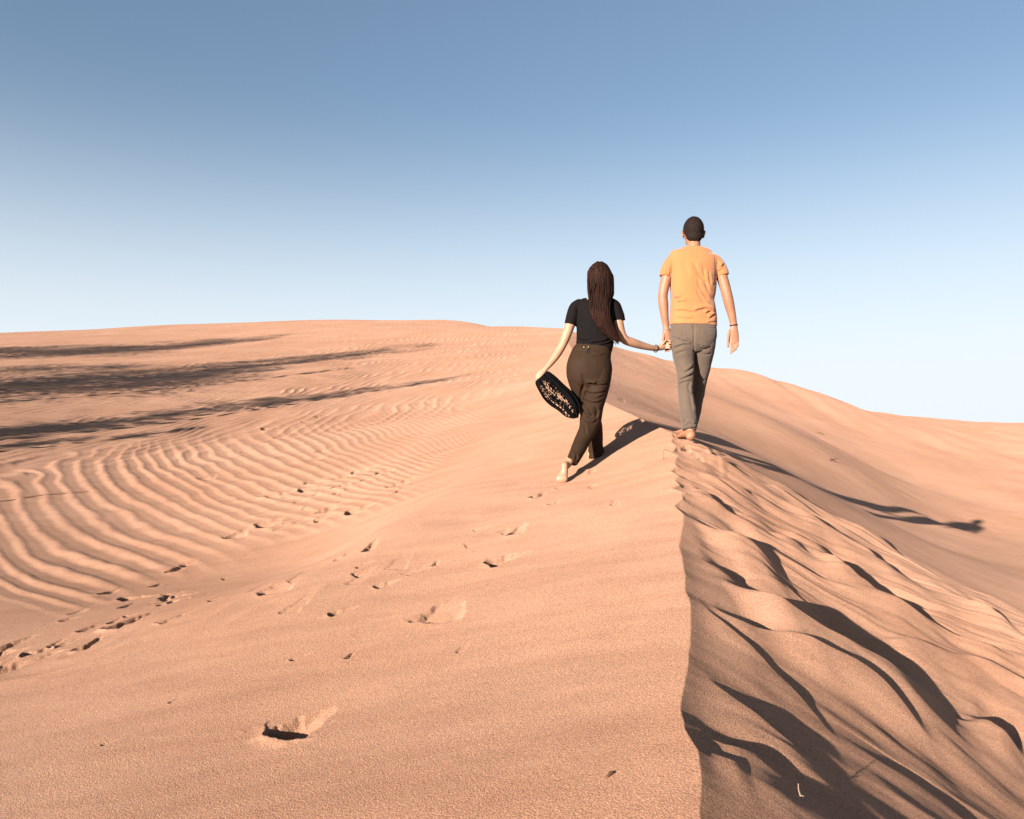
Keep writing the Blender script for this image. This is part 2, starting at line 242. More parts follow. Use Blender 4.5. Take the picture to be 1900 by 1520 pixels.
WIG = [(1.8, .006), (2.1, .012), (2.22, -.008), (2.35, -.016), (2.5, -.010), (2.7, .002), (2.95, .012), (3.2, .016), (3.4, 0.0),
       (3.6, .008), (4.0, -.016), (4.3, .012), (4.45, .020), (4.6, -.018), (4.72, .015), (4.85, .02), (4.93, -.022), (5.0, .012), (5.1, -.008),
       (5.2, .014), (5.28, -.012), (5.4, .012), (5.5, -.004), (5.6, .014), (5.72, -.010), (5.85, .010), (6.0, -.006), (6.2, .006), (6.5, 0), (8, .0)]
def wiggle(y):
    a = np.interp(y, [w[0] for w in WIG], [w[1] for w in WIG])
    b = 0.010 * fbm(y * 2.3, y * 0 + 3.7, 51, 4) * sm(7.5, 6.0, y) * sm(0.5, 1.5, y)
    return a * sm(8, 6.5, y) * (1.1 + 0.6 * sm(4.2, 4.8, y)) + b

def seg_near(px, py, pts):
    """nearest place on a polyline: t along it (0..1), signed distance (+ left of its direction)"""
    pts = np.asarray(pts, float)
    d = np.hypot(*np.diff(pts, axis=0).T); cum = np.concatenate([[0], np.cumsum(d)]); T = cum[-1]
    best = np.full(px.shape, 1e9); bt = np.zeros(px.shape); bs = np.zeros(px.shape)
    for i in range(len(pts) - 1):
        ax, ay = pts[i]; vx, vy = pts[i + 1] - pts[i]
        q = ((px - ax) * vx + (py - ay) * vy) / (d[i] ** 2 + 1e-9)
        qc = np.clip(q, 0, 1)
        ex = px - ax - qc * vx; ey = py - ay - qc * vy
        dd = np.hypot(ex, ey)
        m = dd < best
        best = np.where(m, dd, best); bt = np.where(m, (cum[i] + qc * d[i]) / T, bt)
        sg = np.sign(vx * ey - vy * ex); bs = np.where(m, dd * np.where(sg == 0, 1, sg), bs)
    return bt, bs, T

def smooth_line(pts, n=3):
    pts = np.asarray(pts, float)
    for _ in range(n):
        q = [pts[0]]
        for a, b in zip(pts[:-1], pts[1:]):
            q += [a * .75 + b * .25, a * .25 + b * .75]
        q.append(pts[-1]); pts = np.array(q)
        if len(pts) > 60: break
    return pts

FP = tps_fit([(4 * p[0] / p[1], 4 * math.log(p[1])) for p in RIPPLE], [p[2] for p in RIPPLE], 0.002)
TRP = np.array(TROUGH)

def ripples(x, y):
    h = np.zeros_like(x)
    m = (y > 2.6) & (x < crest_x(y) - 0.3) & (y < 90) & (x > -1.2 * y - 1)
    X, Y = x[m], y[m]
    def phase(a, b): return tps_eval(FP, 4 * a / b, 4 * np.log(b))
    e = 0.01
    p = phase(X, Y)
    gx = (phase(X + e, Y) - p) / e; gy = (phase(X, Y + e) - p) / e
    g = np.hypot(gx, gy) + 1e-6
    lam = np.clip(1 / g, 0.05, 0.40)
    wv = p + 0.11 * fbm(X * 1.3, Y * 1.3, 5, 3) + 0.05 * noise(X * 7, Y * 7, 9)
    t = 2 * math.pi * wv
    prof = np.cos(t) + 0.28 * np.cos(2 * t + 0.9)
    # mask: above the hollow's floor line, and only where the crests were surveyed
    bt, bs, T = seg_near(X, Y, TRP)
    ins = np.where(bs > 0, bs, -np.abs(bs))
    mk = sm(0.05, 0.85, ins + 0.35 * noise(X * 1.1, Y * 1.1, 21)) * sm(15.5, 11.5, Y + 0.8 * noise(X * .5, Y * .5, 3) - 0.35 * X)
    mk = mk * sm(0.02, -0.45, X + 0.0) * sm(-3, -0.5, p) * sm(48, 41, p)
    patch = 0.85 + 0.35 * noise(X * 0.7, Y * 0.35, 33)
    near = 0.042 * lam * prof * mk * np.clip(patch, .55, 1.15)
    # the far slope: small ripples that wander
    q = (X * 0.93 - Y * 0.18 + 0.42 * fbm(X * 0.35, Y * 0.22, 61, 3) + 0.10 * noise(X * 1.7, Y * 1.0, 77)) / 0.26
    t2 = 2 * math.pi * q
    mf = sm(11, 15.0, Y + 0.8 * noise(X * .5, Y * .5, 3) - 0.35 * X) * sm(0.15, -1.6, X - crest_x(Y) + .8) * np.clip(0.8 + 0.5 * noise(X * 0.3, Y * 0.16, 80), 0.3, 1.15)
    far = 0.017 * (np.cos(t2) + 0.3 * np.cos(2 * t2 + 0.8)) * mf
    h[m] = near + far
    return h

def pits(x, y):
    """footprints in dry sand: cut sharply where the foot went in, running out to nothing"""
    h = np.zeros_like(x)
    hx, hy = math.sin(SUN_AZ), math.cos(SUN_AZ)
    for i, (a, b, w, d) in enumerate(PITS_ALL):
        n = math.hypot(b[0] - a[0], b[1] - a[1])
        n = min(n, .30)
        cx, cy = (a[0] + b[0]) / 2, (a[1] + b[1]) / 2
        T = max((1.45 if n < .2 else 1.0) * n, 2.5 * w if n < .2 else 0) + .02; Wd = max(.50 * w, (.36 if n < .2 else .46) * n); d = d * (1.25 if n < .2 else 1.3)
        tw = 0.5 * math.sin(i * 2.4)
        ax, ay = hx * math.cos(tw) - hy * math.sin(tw), hx * math.sin(tw) + hy * math.cos(tw)
        sx, sy = cx - ax * T * .38, cy - ay * T * .38
        R = T * 1.5 + .05
        m = (np.abs(x - cx) < R) & (np.abs(y - cy) < R)
        if not m.any(): continue
        X = x[m] - sx; Y = y[m] - sy
        jit = min(.016, .12 * n + .003)
        X = X + jit * noise(x[m] * 16, y[m] * 16, 91) + .3 * jit * noise(x[m] * 45, y[m] * 45, 93)
        Y = Y + jit * noise(x[m] * 16 + 5, y[m] * 16, 92) + .3 * jit * noise(x[m] * 45, y[m] * 45 + 3, 94)
        l = (X * ax + Y * ay); c = (-X * ay + Y * ax)
        l = l - 0.35 * Wd * (c / Wd) ** 2 * (np.abs(c) < 1.5 * Wd)
        q = np.clip(l / T, -1, 1.5)
        wc = Wd * np.clip(1 - q, 0, 1) ** 0.6 + 1e-6
        ins = 1 - sm(0.62, 1.0, np.abs(c) / wc)
        pit = -d * sm(-.004, .014 + .1 * d, l) * np.clip(1 - q, 0, 1) ** 1.25 * ins
        rim = 0.12 * d * np.exp(-(l / (.22 * Wd + .01)) ** 2) * np.exp(-(c / (Wd * 1.1)) ** 2) * (l < 0)
        h[m] += pit + rim
    return h

def slip_face(x, y, s):
    h = np.zeros_like(x)
    m0 = (s > 0) & (y < 9) & (s < 6) & (y > 0.2)
    if not m0.any(): return h
    for pts, A in RIDGES:
        P = np.asarray(pts, float)
        A0, B0 = P[0], P[-1]; T = math.hypot(*(B0 - A0)); e = (B0 - A0) / T
        pu = (P - A0) @ e; pv = (P - A0) @ np.array([-e[1], e[0]])
        co = np.polyfit(pu, pv, 3 if len(P) > 4 else 2)
        lo = P.min(0) - 0.7; hi = P.max(0) + 0.7
        m = m0 & (x > lo[0]) & (x < hi[0]) & (y > lo[1]) & (y < hi[1])
        if not m.any(): continue
        X, Y = x[m], y[m]
        X = X + 0.03 * noise(x[m] * 2.3, y[m] * 2.3, 14); Y = Y + 0.03 * noise(x[m] * 2.3, y[m] * 2.3, 15)
        U = (X - A0[0]) * e[0] + (Y - A0[1]) * e[1]; Vv = -(X - A0[0]) * e[1] + (Y - A0[1]) * e[0]
        Uc = np.clip(U, 0, T); t = U / T
        sd = (Vv - np.polyval(co, Uc)) / np.sqrt(1 + np.polyval(np.polyder(co), Uc) ** 2)
        tap = sm(0.0, max(0.22, min(.5, .28 / T)), t) * sm(1.0, 0.62, t)
        wn = 0.09 + A * 1.9; wf = 0.012 + A * 1.15
        f = np.where(sd < 0, np.exp(-(sd / wn) ** 2), np.exp(-(sd / wf) ** 2) - 0.55 * (sd / (2.2 * wf)) * np.exp(-(sd / (2.6 * wf)) ** 2) * 2.0)
        h[m] += A * tap * f * sm(0.0, 0.14, s[m])
    X, Y, Sx = x[m0], y[m0], s[m0]
    # sand that ran down in tongues below the trampled crest
    Yw = Y + 0.10 * fbm(X * 0.8, Y * 0.9, 23, 3) + 0.05 * Sx
    edge = 6.55 + 0.10 * noise(X * 2.5, Y * 0 + 1, 44)
    run = sm(edge + 0.05, edge - 0.45, Yw - 0.05 * np.minimum(Sx, 3))
    n1 = noise(Sx * 0.75, Yw * 3.4, 31); n2 = noise(Sx * 1.5 + 4, Yw * 8.5, 32); n3 = noise(Sx * 3.2, Yw * 20, 34)
    rg = 1 - 2 * np.abs(n1)
    amp = sm(0.02, 0.25, Sx) * run * sm(0.5, 1.6, Y)
    far = sm(3.6, 5.0, Y)
    h[m0] += amp * (0.017 * rg * (0.30 + 1.0 * far) + 0.008 * n2 * (1 + 1.7 * far) + 0.0032 * n3 * (0.4 + 2.6 * far))
    h[m0] += 0.012 * fbm(X * 2.0, Y * 2.0, 71, 3) * run * sm(0.05, 0.5, Sx)
    h[m0] += run * sm(0.03, 0.25, Sx) * 0.022 * sm(2.2, .5, Sx)         # loose sand lies a little proud of the firm slope
    # the fretted edge by the walkers' feet
    h[m0] -= 0.032 * np.clip(noise(Y * 7.5, Sx * 1.5, 36), -.2, 1) * np.exp(-(Sx / 0.16) ** 2) * sm(4.4, 4.9, Y) * sm(6.8, 6.2, Y) * sm(0, .02, Sx)
    return h

def scatter_pits():
    r = random.Random(5)
    out = list(PITS)
    def along(pts, n, spread, wl, dl):
        P = np.array(pts)
        for _ in range(n):
            k = r.random() * (len(P) - 1); i = int(k); f = k - i
            c = P[i] * (1 - f) + P[i + 1] * f
            cx = c[0] + r.gauss(0, spread[0]); cy = c[1] + r.gauss(0, spread[1])
            a = r.gauss(0.6, 0.5); L = r.uniform(.02, .07)
            out.append(((cx - L * math.cos(a), cy - L * math.sin(a)), (cx + L * math.cos(a), cy + L * math.sin(a)), r.uniform(*wl), r.uniform(*dl)))
    along([(-1.45, 4.25), (-1.0, 4.3), (-.65, 4.35), (-.35, 4.6), (0.0, 4.75)], 13, (.16, .14), (.08, .15), (.005, .012))
    along([(-2.2, 4.5), (-1.5, 4.9), (-.9, 5.1)], 7, (.2, .2), (.05, .11), (.004, .010))
    along([(1.33, 5.75), (1.42, 6.15), (1.5, 6.4)], 12, (.07, .05), (.02, .05), (.008, .02))
    out.append(((.33, 5.50), (.39, 5.50), .05, .02)); out.append(((.56, 5.78), (.64, 5.80), .05, .02))
    along([(-2.6, 3.95), (-2.2, 4.1), (-2.3, 4.9), (-1.9, 4.7)], 22, (.12, .13), (.03, .08), (.008, .03))
    along([(-1.8, 6.6), (-1.6, 7.2), (-1.3, 6.9)], 14, (.22, .4), (.03, .07), (.01, .028))
    along([(1.3, 15.5), (1.4, 11.5), (1.5, 8.5)], 26, (.25, .6), (.05, .10), (.015, .05))
    along([(3.0, 34), (4.0, 27), (4.6, 22)], 50, (.4, 1.0), (.08, .14), (.03, .07))
    return out
PITS_ALL = scatter_pits()

def full_z(x, y, xc_f=None):
    wig = wiggle(y)
    xc = crest_x(y)
    s = x - xc - wig
    xs = x - wig * np.exp(-(s / np.where(s > 0, 0.30, 0.09)) ** 2)
    xs = np.where((s > 0) & (xs <= xc), xc + 1e-5, xs); xs = np.where((s <= 0) & (xs > xc), xc, xs)
    z = base_z(xs, y)
    z = z + ripples(x, y) + pits(x, y) + slip_face(x, y, s)
    # wind drawn unevenness of the windward side
    L = sm(0.0, -0.4, s)
    u = x * 0.80 + y * 0.60; v = -x * 0.60 + y * 0.80
    z = z + L * (0.012 * noise(u * 0.55, v * 1.5, 41) + 0.0045 * noise(u * 1.2, v * 4.2, 42) + 0.0018 * noise(u * 2.5, v * 10, 43)) * sm(30, 8, y)
    # blown band along the track
    bt, bs, T = seg_near(x, y, np.array([(-2.7, 3.4), (-1.9, 3.95), (-1.2, 4.15), (-.6, 4.35), (-.1, 4.7)]))
    z = z + 0.011 * np.exp(-(bs / 0.22) ** 2) * (1 - np.abs(noise(u * 2.0, v * 5.5, 45)) * 2) * (y > 2)
    # the hollow the wind has scooped under the bend of the crest
    z = z - 0.15 * np.exp(-((x - 0.42) / 0.62) ** 2 - ((y - 9.1) / 0.75) ** 2) * sm(0.0, -0.35, s)
    # the great slip face: faint lines, a scar near its rim
    Rm = sm(0.2, 1.0, s) * sm(6.5, 8.5, y)
    z = z + Rm * (0.02 * noise(x * 0.3, y * 0.25, 46) + 0.002 * noise(x * 2.2, y * 0.7, 47) + 0.004 * noise(x * 0.9, y * 0.8, 48))
    z = z + sm(80, 55, y) * sm(14, 30, y) * 0.08 * noise(x * 0.45, y * 0.12, 49) * sm(0.3, 2, s)
    # slumped lip of the far rim
    z = z + 0.16 * np.exp(-((x - 12.2) / 1.3) ** 2 - ((y - 40) / 5) ** 2) + sm(30, 37, y) * sm(60, 50, y) * sm(4, 7, x) * 0.05 * noise(x * 0.9, y * 0.25, 50)
    return z

def ground_at(x, y):
    return float(full_z(np.array([float(x)]), np.array([float(y)]))[0])

# ------------------------------------------------------------------ helpers
def link(o):
    COL.objects.link(o); return o

def np_mesh(name, verts, quads, smooth=True):
    me = bpy.data.meshes.new(name)
    verts = np.asarray(verts, np.float32); quads = np.asarray(quads, np.int32)
    me.vertices.add(len(verts)); me.vertices.foreach_set("co", verts.ravel())
    k = quads.shape[1]
    me.loops.add(quads.size); me.loops.foreach_set("vertex_index", quads.ravel())
    me.polygons.add(len(quads))
    me.polygons.foreach_set("loop_start", np.arange(0, quads.size, k, dtype=np.int32))
    me.polygons.foreach_set("loop_total", np.full(len(quads), k, np.int32))
    me.polygons.foreach_set("use_smooth", np.full(len(quads), smooth, bool))
    me.update(calc_edges=True); me.validate()
    return me

def mat(name, base, rough=0.8, spec=0.3):
    m = bpy.data.materials.new(name); m.use_nodes = True
    b = m.node_tree.nodes['Principled BSDF']
    b.inputs['Base Color'].default_value = (*base, 1); b.inputs['Roughness'].default_value = rough
    b.inputs['Specular IOR Level'].default_value = spec
    return m, m.node_tree.nodes, m.node_tree.links, b

# ------------------------------------------------------------------ sand
def sand_material():
    m, N, L, b = mat("sand", (0.5, 0.3, 0.2), 0.92, 0.15)
    if 'Diffuse Roughness' in b.inputs: b.inputs['Diffuse Roughness'].default_value = 0.48
    tc = N.new('ShaderNodeTexCoord')
    def nz(scale, det, rough=0.6, vec=None):
        n = N.new('ShaderNodeTexNoise'); n.inputs['Scale'].default_value = scale; n.inputs['Detail'].default_value = det
        n.inputs['Roughness'].default_value = rough; L.new(vec or tc.outputs['Object'], n.inputs['Vector']); return n
    big = nz(0.35, 3); mid = nz(9.0, 4); fine = nz(170.0, 2, 0.7)
    r1 = N.new('ShaderNodeValToRGB'); e = r1.color_ramp.elements
    e[0].position = .32; e[0].color = (*SAND_A, 1); e[1].position = .68; e[1].color = (*SAND_B, 1)
    L.new(big.outputs['Fac'], r1.inputs['Fac'])
    r2 = N.new('ShaderNodeValToRGB'); e = r2.color_ramp.elements
    e[0].position = .30; e[0].color = (.50, .47, .45, 1); e[1].position = .72; e[1].color = (1.35, 1.35, 1.35, 1)
    L.new(fine.outputs['Fac'], r2.inputs['Fac'])
    mx = N.new('ShaderNodeMix'); mx.data_type = 'RGBA'; mx.blend_type = 'MULTIPLY'; mx.inputs['Factor'].default_value = 0.8
    L.new(r1.outputs['Color'], mx.inputs[6]); L.new(r2.outputs['Color'], mx.inputs[7])
    mp = N.new('ShaderNodeMapping'); mp.inputs['Rotation'].default_value = (0, 0, math.radians(-38)); mp.inputs['Scale'].default_value = (1.1, 5.0, 1.1)
    L.new(tc.outputs['Object'], mp.inputs['Vector']); st = nz(1.5, 5, 0.6, mp.outputs['Vector'])
    r3 = N.new('ShaderNodeValToRGB'); e = r3.color_ramp.elements
    e[0].position = .30; e[0].color = (.86, .82, .80, 1); e[1].position = .60; e[1].color = (1.03, 1.03, 1.03, 1)
    L.new(st.outputs['Fac'], r3.inputs['Fac'])
    m3 = N.new('ShaderNodeMix'); m3.data_type = 'RGBA'; m3.blend_type = 'MULTIPLY'; m3.inputs['Factor'].default_value = 0.8
    L.new(mx.outputs[2], m3.inputs[6]); L.new(r3.outputs['Color'], m3.inputs[7])
    L.new(m3.outputs[2], b.inputs['Base Color'])
    g1 = nz(175.0, 3, 0.65); g2 = nz(42.0, 3, 0.55)
    ad = N.new('ShaderNodeMath'); ad.operation = 'MULTIPLY_ADD'; ad.inputs[1].default_value = 0.35
    L.new(g2.outputs['Fac'], ad.inputs[0]); L.new(g1.outputs['Fac'], ad.inputs[2])
    bp = N.new('ShaderNodeBump'); bp.inputs['Strength'].default_value = 1.0; bp.inputs['Distance'].default_value = 0.0062
    pt = nz(1.6, 3); pr = N.new('ShaderNodeMapRange'); pr.inputs['From Min'].default_value = .3; pr.inputs['From Max'].default_value = .7
    pr.inputs['To Min'].default_value = .65; pr.inputs['To Max'].default_value = 1.0     # coarser grain lies in patches
    L.new(pt.outputs['Fac'], pr.inputs['Value']); L.new(pr.outputs[0], bp.inputs['Strength'])
    L.new(ad.outputs[0], bp.inputs['Height']); L.new(bp.outputs['Normal'], b.inputs['Normal'])
    return m
SAND_A = (0.302, 0.156, 0.092); SAND_B = (0.345, 0.191, 0.120)
SAND = sand_material()

def ground_mesh():
    K = GROUND_DENSITY
    def spaced(stops):
        out = []
        for (a, b, n) in stops: out.append(np.linspace(a, b, max(2, int(n * K)), endpoint=False))
        return np.concatenate(out + [[stops[-1][1]]])
    # rows: parameter t with y = 1.2 sinh(t)
    ts = np.arcsinh
    y_of = lambda t: 1.2 * np.sinh(t)
    rows = y_of(spaced([(ts(-25 / 1.2), ts(1.2 / 1.2), 60), (ts(1.2 / 1.2), ts(2.0 / 1.2), 200), (ts(2.0 / 1.2), ts(8 / 1.2), 900), (ts(8 / 1.2), ts(64 / 1.2), 620), (ts(64 / 1.2), ts(900 / 1.2), 80)]))
    left = spaced([(0, 0.03, 22), (0.03, 1.05, 640), (1.05, 1.6, 60), (1.6, 9, 45)])
    right = spaced([(0, 0.03, 26), (0.03, 0.66, 560), (0.66, 1.2, 60), (1.2, 9, 45)])
    cols = np.concatenate([-left[::-1], right[1:]])
    Wy = np.sqrt(rows**2 + 0.6)
    X = crest_x(rows)[:, None] * 1.0 + wiggle(rows)[:, None] + Wy[:, None] * cols[None]
    Y = np.repeat(rows[:, None], len(cols), 1)
    nr, nc = X.shape
    x = X.ravel(); y = Y.ravel(); z = np.empty_like(x)
    st = 60000
    for i in range(0, len(x), st):
        z[i:i + st] = full_z(x[i:i + st], y[i:i + st])
    # beyond the dune the plain lies low
    r = np.hypot(x, y); far = sm(110, 260, r)
    z = z * (1 - far) + (-9.0 + 0.8 * noise(x * .01, y * .01, 99)) * far
    z = np.maximum(z, -12)
    i = np.arange(nr * nc).reshape(nr, nc)
    q = np.stack([i[:-1, :-1], i[:-1, 1:], i[1:, 1:], i[1:, :-1]], -1).reshape(-1, 4)
    me = np_mesh("dune", np.stack([x, y, z], -1), q)
    print("ground verts", len(x))
    o = link(bpy.data.objects.new("sand_dune", me)); o["kind"] = "structure"
    me.materials.append(SAND)
    return o
GROUND_DENSITY = 1.0
ground_mesh()

# ------------------------------------------------------------------ figures: tools
def at(px, py, D):
    """the place D metres ahead seen at this point of the 1900 x 1520 frame"""
    p = math.radians(1.198); u = (px - 950) / 1435.0; v = (760 - py) / 1435.0
    r = Vector((u, math.cos(p) - v * math.sin(p), math.sin(p) + v * math.cos(p)))
    return r * (D / r.y)

def catmull(P, n):
    P = [np.array(p, float) for p in P]
    P = [2 * P[0] - P[1]] + P + [2 * P[-1] - P[-2]]
    out = []
    for i in range(1, len(P) - 2):
        for k in range(n):
            t = k / n
            out.append(0.5 * (2 * P[i] + (P[i + 1] - P[i - 1]) * t + (2 * P[i - 1] - 5 * P[i] + 4 * P[i + 1] - P[i + 2]) * t * t + (3 * P[i] - P[i - 1] - 3 * P[i + 1] + P[i + 2]) * t**3))
    out.append(P[-2]); return np.array(out)

class Shape:
    def __init__(s): s.v = []; s.f = []
    def tube(s, secs, side=(1, 0, 0), n=24, sub=4, round_ends=(True, True), power=2.0):
        """secs: (point, half width along side, half depth); rounded ends"""
        rows = [(*tuple(p), a, b) for p, a, b in secs]
        C = catmull(rows, sub) if len(rows) > 1 else np.array(rows)
        pts = C[:, :3]; ra = np.maximum(C[:, 3], .0015); rb = np.maximum(C[:, 4], .0015)
        T = np.gradient(pts, axis=0); T /= np.linalg.norm(T, axis=1)[:, None] + 1e-12
        rings = []
        side = np.array(side, float)
        def ring(p, t, a, b):
            u = side - t * side.dot(t); u /= np.linalg.norm(u) + 1e-12; w = np.cross(t, u)
            th = np.linspace(0, 2 * math.pi, n, endpoint=False)
            c = np.cos(th); d = np.sin(th); e = 2 / power
            return p + np.outer(np.sign(c) * np.abs(c)**e * a, u) + np.outer(np.sign(d) * np.abs(d)**e * b, w)
        if round_ends[0]:
            for k in (3, 2, 1):
                q = k / 3 * math.pi / 2 * 0.96; m = min(ra[0], rb[0])
                rings.append(ring(pts[0] - T[0] * math.sin(q) * m, T[0], ra[0] * math.cos(q), rb[0] * math.cos(q)))
        for i in range(len(pts)): rings.append(ring(pts[i], T[i], ra[i], rb[i]))
        if round_ends[1]:
            for k in (1, 2, 3):
                q = k / 3 * math.pi / 2 * 0.96; m = min(ra[-1], rb[-1])
                rings.append(ring(pts[-1] + T[-1] * math.sin(q) * m, T[-1], ra[-1] * math.cos(q), rb[-1] * math.cos(q)))
        o = len(s.v)
        for r in rings: s.v.extend(r.tolist())
        for i in range(len(rings) - 1):
            for j in range(n):
                a = o + i * n + j; b = o + i * n + (j + 1) % n
                s.f.append((a, b, b + n, a + n))
        s.f.append(tuple(o + j for j in range(n))[::-1]); e = o + (len(rings) - 1) * n
        s.f.append(tuple(e + j for j in range(n)))
        return s
    def ball(s, c, r, rot=None, n=20):
        o = len(s.v); M = rot or Matrix.Identity(3)
        for i in range(n + 1):
            ph = math.pi * i / n
            for j in range(2 * n):
                th = math.pi * j / n
                p = M @ Vector((math.sin(ph) * math.cos(th) * r[0], math.sin(ph) * math.sin(th) * r[1], math.cos(ph) * r[2]))
                s.v.append([c[0] + p[0], c[1] + p[1], c[2] + p[2]])
        for i in range(n):
            for j in range(2 * n):
                a = o + i * 2 * n + j; b = o + i * 2 * n + (j + 1) % (2 * n)
                s.f.append((a, a + 2 * n, b + 2 * n, b))
        return s
    def raw(s, name):
        me = bpy.data.meshes.new(name); me.from_pydata([tuple(v) for v in s.v], [], s.f); me.update()
        bm = bmesh.new(); bm.from_mesh(me); bmesh.ops.remove_doubles(bm, verts=bm.verts, dist=1e-6)
        bmesh.ops.recalc_face_normals(bm, faces=bm.faces); bm.to_mesh(me); bm.free()
        for p in me.polygons: p.use_smooth = True
        return me
    def fused(s, name, voxel=0.005, smooth=4, factor=0.5):
        """all shapes grown into one skin"""
        me = s.raw(name + "_raw"); o = bpy.data.objects.new("tmp", me); COL.objects.link(o)
        r = o.modifiers.new("r", 'REMESH'); r.mode = 'VOXEL'; r.voxel_size = voxel; r.adaptivity = 0
        if smooth:
            q = o.modifiers.new("s", 'SMOOTH'); q.iterations = smooth; q.factor = factor
        dg = bpy.context.evaluated_depsgraph_get()
        out = bpy.data.meshes.new_from_object(o.evaluated_get(dg)); out.name = name
        bpy.data.objects.remove(o); bpy.data.meshes.remove(me)
        out.polygons.foreach_set("use_smooth", np.ones(len(out.polygons), bool))
        return out

def mesh_np(me):
    n = len(me.vertices); v = np.empty(n * 3, np.float32); me.vertices.foreach_get("co", v)
    nn = np.empty(n * 3, np.float32); me.vertex_normals.foreach_get("vector", nn)
    return v.reshape(-1, 3).astype(float), nn.reshape(-1, 3).astype(float)

def put_np(me, v):
    me.vertices.foreach_set("co", v.astype(np.float32).ravel()); me.update()

def creases(me, D, lines, wob=0.0, wscale=10.0, seed=3):
    """folds pressed into cloth: each line is (frame points, depth, width, kind)"""
    v, n = mesh_np(me)
    u = (v[:, 0] * 1435.0 / v[:, 1] + 950)
    w = (785.0 - 0 * v[:, 2]) - v[:, 2] / v[:, 1] * 1435.0 + 5.0
    back = sm(0.35, -0.1, n[:, 1])
    disp = np.zeros(len(v))
    for pts, dep, wid, kind in lines:
        P = smooth_line(np.array(pts, float), 2)
        lo = P.min(0) - 14; hi = P.max(0) + 14
        m = (u > lo[0]) & (u < hi[0]) & (w > lo[1]) & (w < hi[1])
        if not m.any(): continue
        t, s, T = seg_near(u[m], w[m], P)
        tp = sm(-0.02, 0.25, t) * sm(1.02, 0.75, t) if kind != 's' else 1.0
        if kind == 'f':      # fold: a ridge with a sharp drop on its lower side
            f = np.where(s < 0, np.exp(-(s / (wid * 2.2)) ** 2), np.exp(-(s / (wid * 0.8)) ** 2)) - 0.9 * np.exp(-((s - wid * 1.3) / (wid * 0.9)) ** 2)
        elif kind == 'g': f = -np.exp(-(s / wid) ** 2)
        else: f = -np.exp(-(s / wid) ** 2)
        disp[m] += dep * tp * f * (1.35 if kind == 'f' else 1)
    if wob:
        disp += wob * fbm(v[:, 0] * wscale, v[:, 2] * wscale * 0.8 + v[:, 1] * 3, seed, 3)
    put_np(me, v + n * (disp * back)[:, None])

def person(name, label, loc):
    o = link(bpy.data.objects.new(name, None)); o.location = loc; o.empty_display_size = 0.1
    o["label"] = label; o["category"] = "person"
    return o

def part(name, me, m, root, label=None):
    """a part modelled in place and hung on its thing"""
    o = link(bpy.data.objects.new(name, me))
    if m is not None:
        me.materials.clear(); me.materials.append(m)
    if root is not None:
        off = Vector((0, 0, 0)); q = root
        while q is not None: off += q.location; q = q.parent
        me.transform(Matrix.Translation(-off))
        o.parent = root
    if label: o["label"] = label
    return o

def skin_mat(name, c):
    c = tuple(k * 0.60 for k in c)
    m, N, L, b = mat(name, c, 0.55, 0.35)
    b.inputs['Subsurface Weight'].default_value = 0.08; b.inputs['Subsurface Radius'].default_value = (0.02, 0.008, 0.004)
    b.inputs['Subsurface Scale'].default_value = 0.4
    n = N.new('ShaderNodeTexNoise'); n.inputs['Scale'].default_value = 14; n.inputs['Detail'].default_value = 4
    tc = N.new('ShaderNodeTexCoord'); L.new(tc.outputs['Object'], n.inputs['Vector'])
    r = N.new('ShaderNodeValToRGB'); r.color_ramp.elements[0].position = .35; r.color_ramp.elements[1].position = .7
    r.color_ramp.elements[0].color = (c[0] * .88, c[1] * .82, c[2] * .80, 1); r.color_ramp.elements[1].color = (*c, 1)
    L.new(n.outputs['Fac'], r.inputs['Fac']); L.new(r.outputs['Color'], b.inputs['Base Color'])
    return m

def cloth_mat(name, c, rough=0.85, weave=900.0, var=0.88, sheen=0.15, bump=0.25):
    c = tuple(k * 0.60 for k in c)
    m, N, L, b = mat(name, c, rough, 0.09)
    b.inputs['Sheen Weight'].default_value = sheen
    tc = N.new('ShaderNodeTexCoord')
    n = N.new('ShaderNodeTexNoise'); n.inputs['Scale'].default_value = 6; n.inputs['Detail'].default_value = 5
    L.new(tc.outputs['Object'], n.inputs['Vector'])
    r = N.new('ShaderNodeValToRGB'); r.color_ramp.elements[0].position = .3; r.color_ramp.elements[1].position = .7
    r.color_ramp.elements[0].color = (c[0] * var, c[1] * var, c[2] * var, 1); r.color_ramp.elements[1].color = (*c, 1)
    L.new(n.outputs['Fac'], r.inputs['Fac']); L.new(r.outputs['Color'], b.inputs['Base Color'])
    k = N.new('ShaderNodeTexNoise'); k.inputs['Scale'].default_value = weave; L.new(tc.outputs['Object'], k.inputs['Vector'])
    k2 = N.new('ShaderNodeTexNoise'); k2.inputs['Scale'].default_value = 28; k2.inputs['Detail'].default_value = 3; L.new(tc.outputs['Object'], k2.inputs['Vector'])
    a = N.new('ShaderNodeMath'); a.operation = 'MULTIPLY_ADD'; a.inputs[1].default_value = 3.0
    L.new(k2.outputs['Fac'], a.inputs[0]); L.new(k.outputs['Fac'], a.inputs[2])
    bp = N.new('ShaderNodeBump'); bp.inputs['Strength'].default_value = bump; bp.inputs['Distance'].default_value = 0.002
    L.new(a.outputs[0], bp.inputs['Height']); L.new(bp.outputs['Normal'], b.inputs['Normal'])
    return m

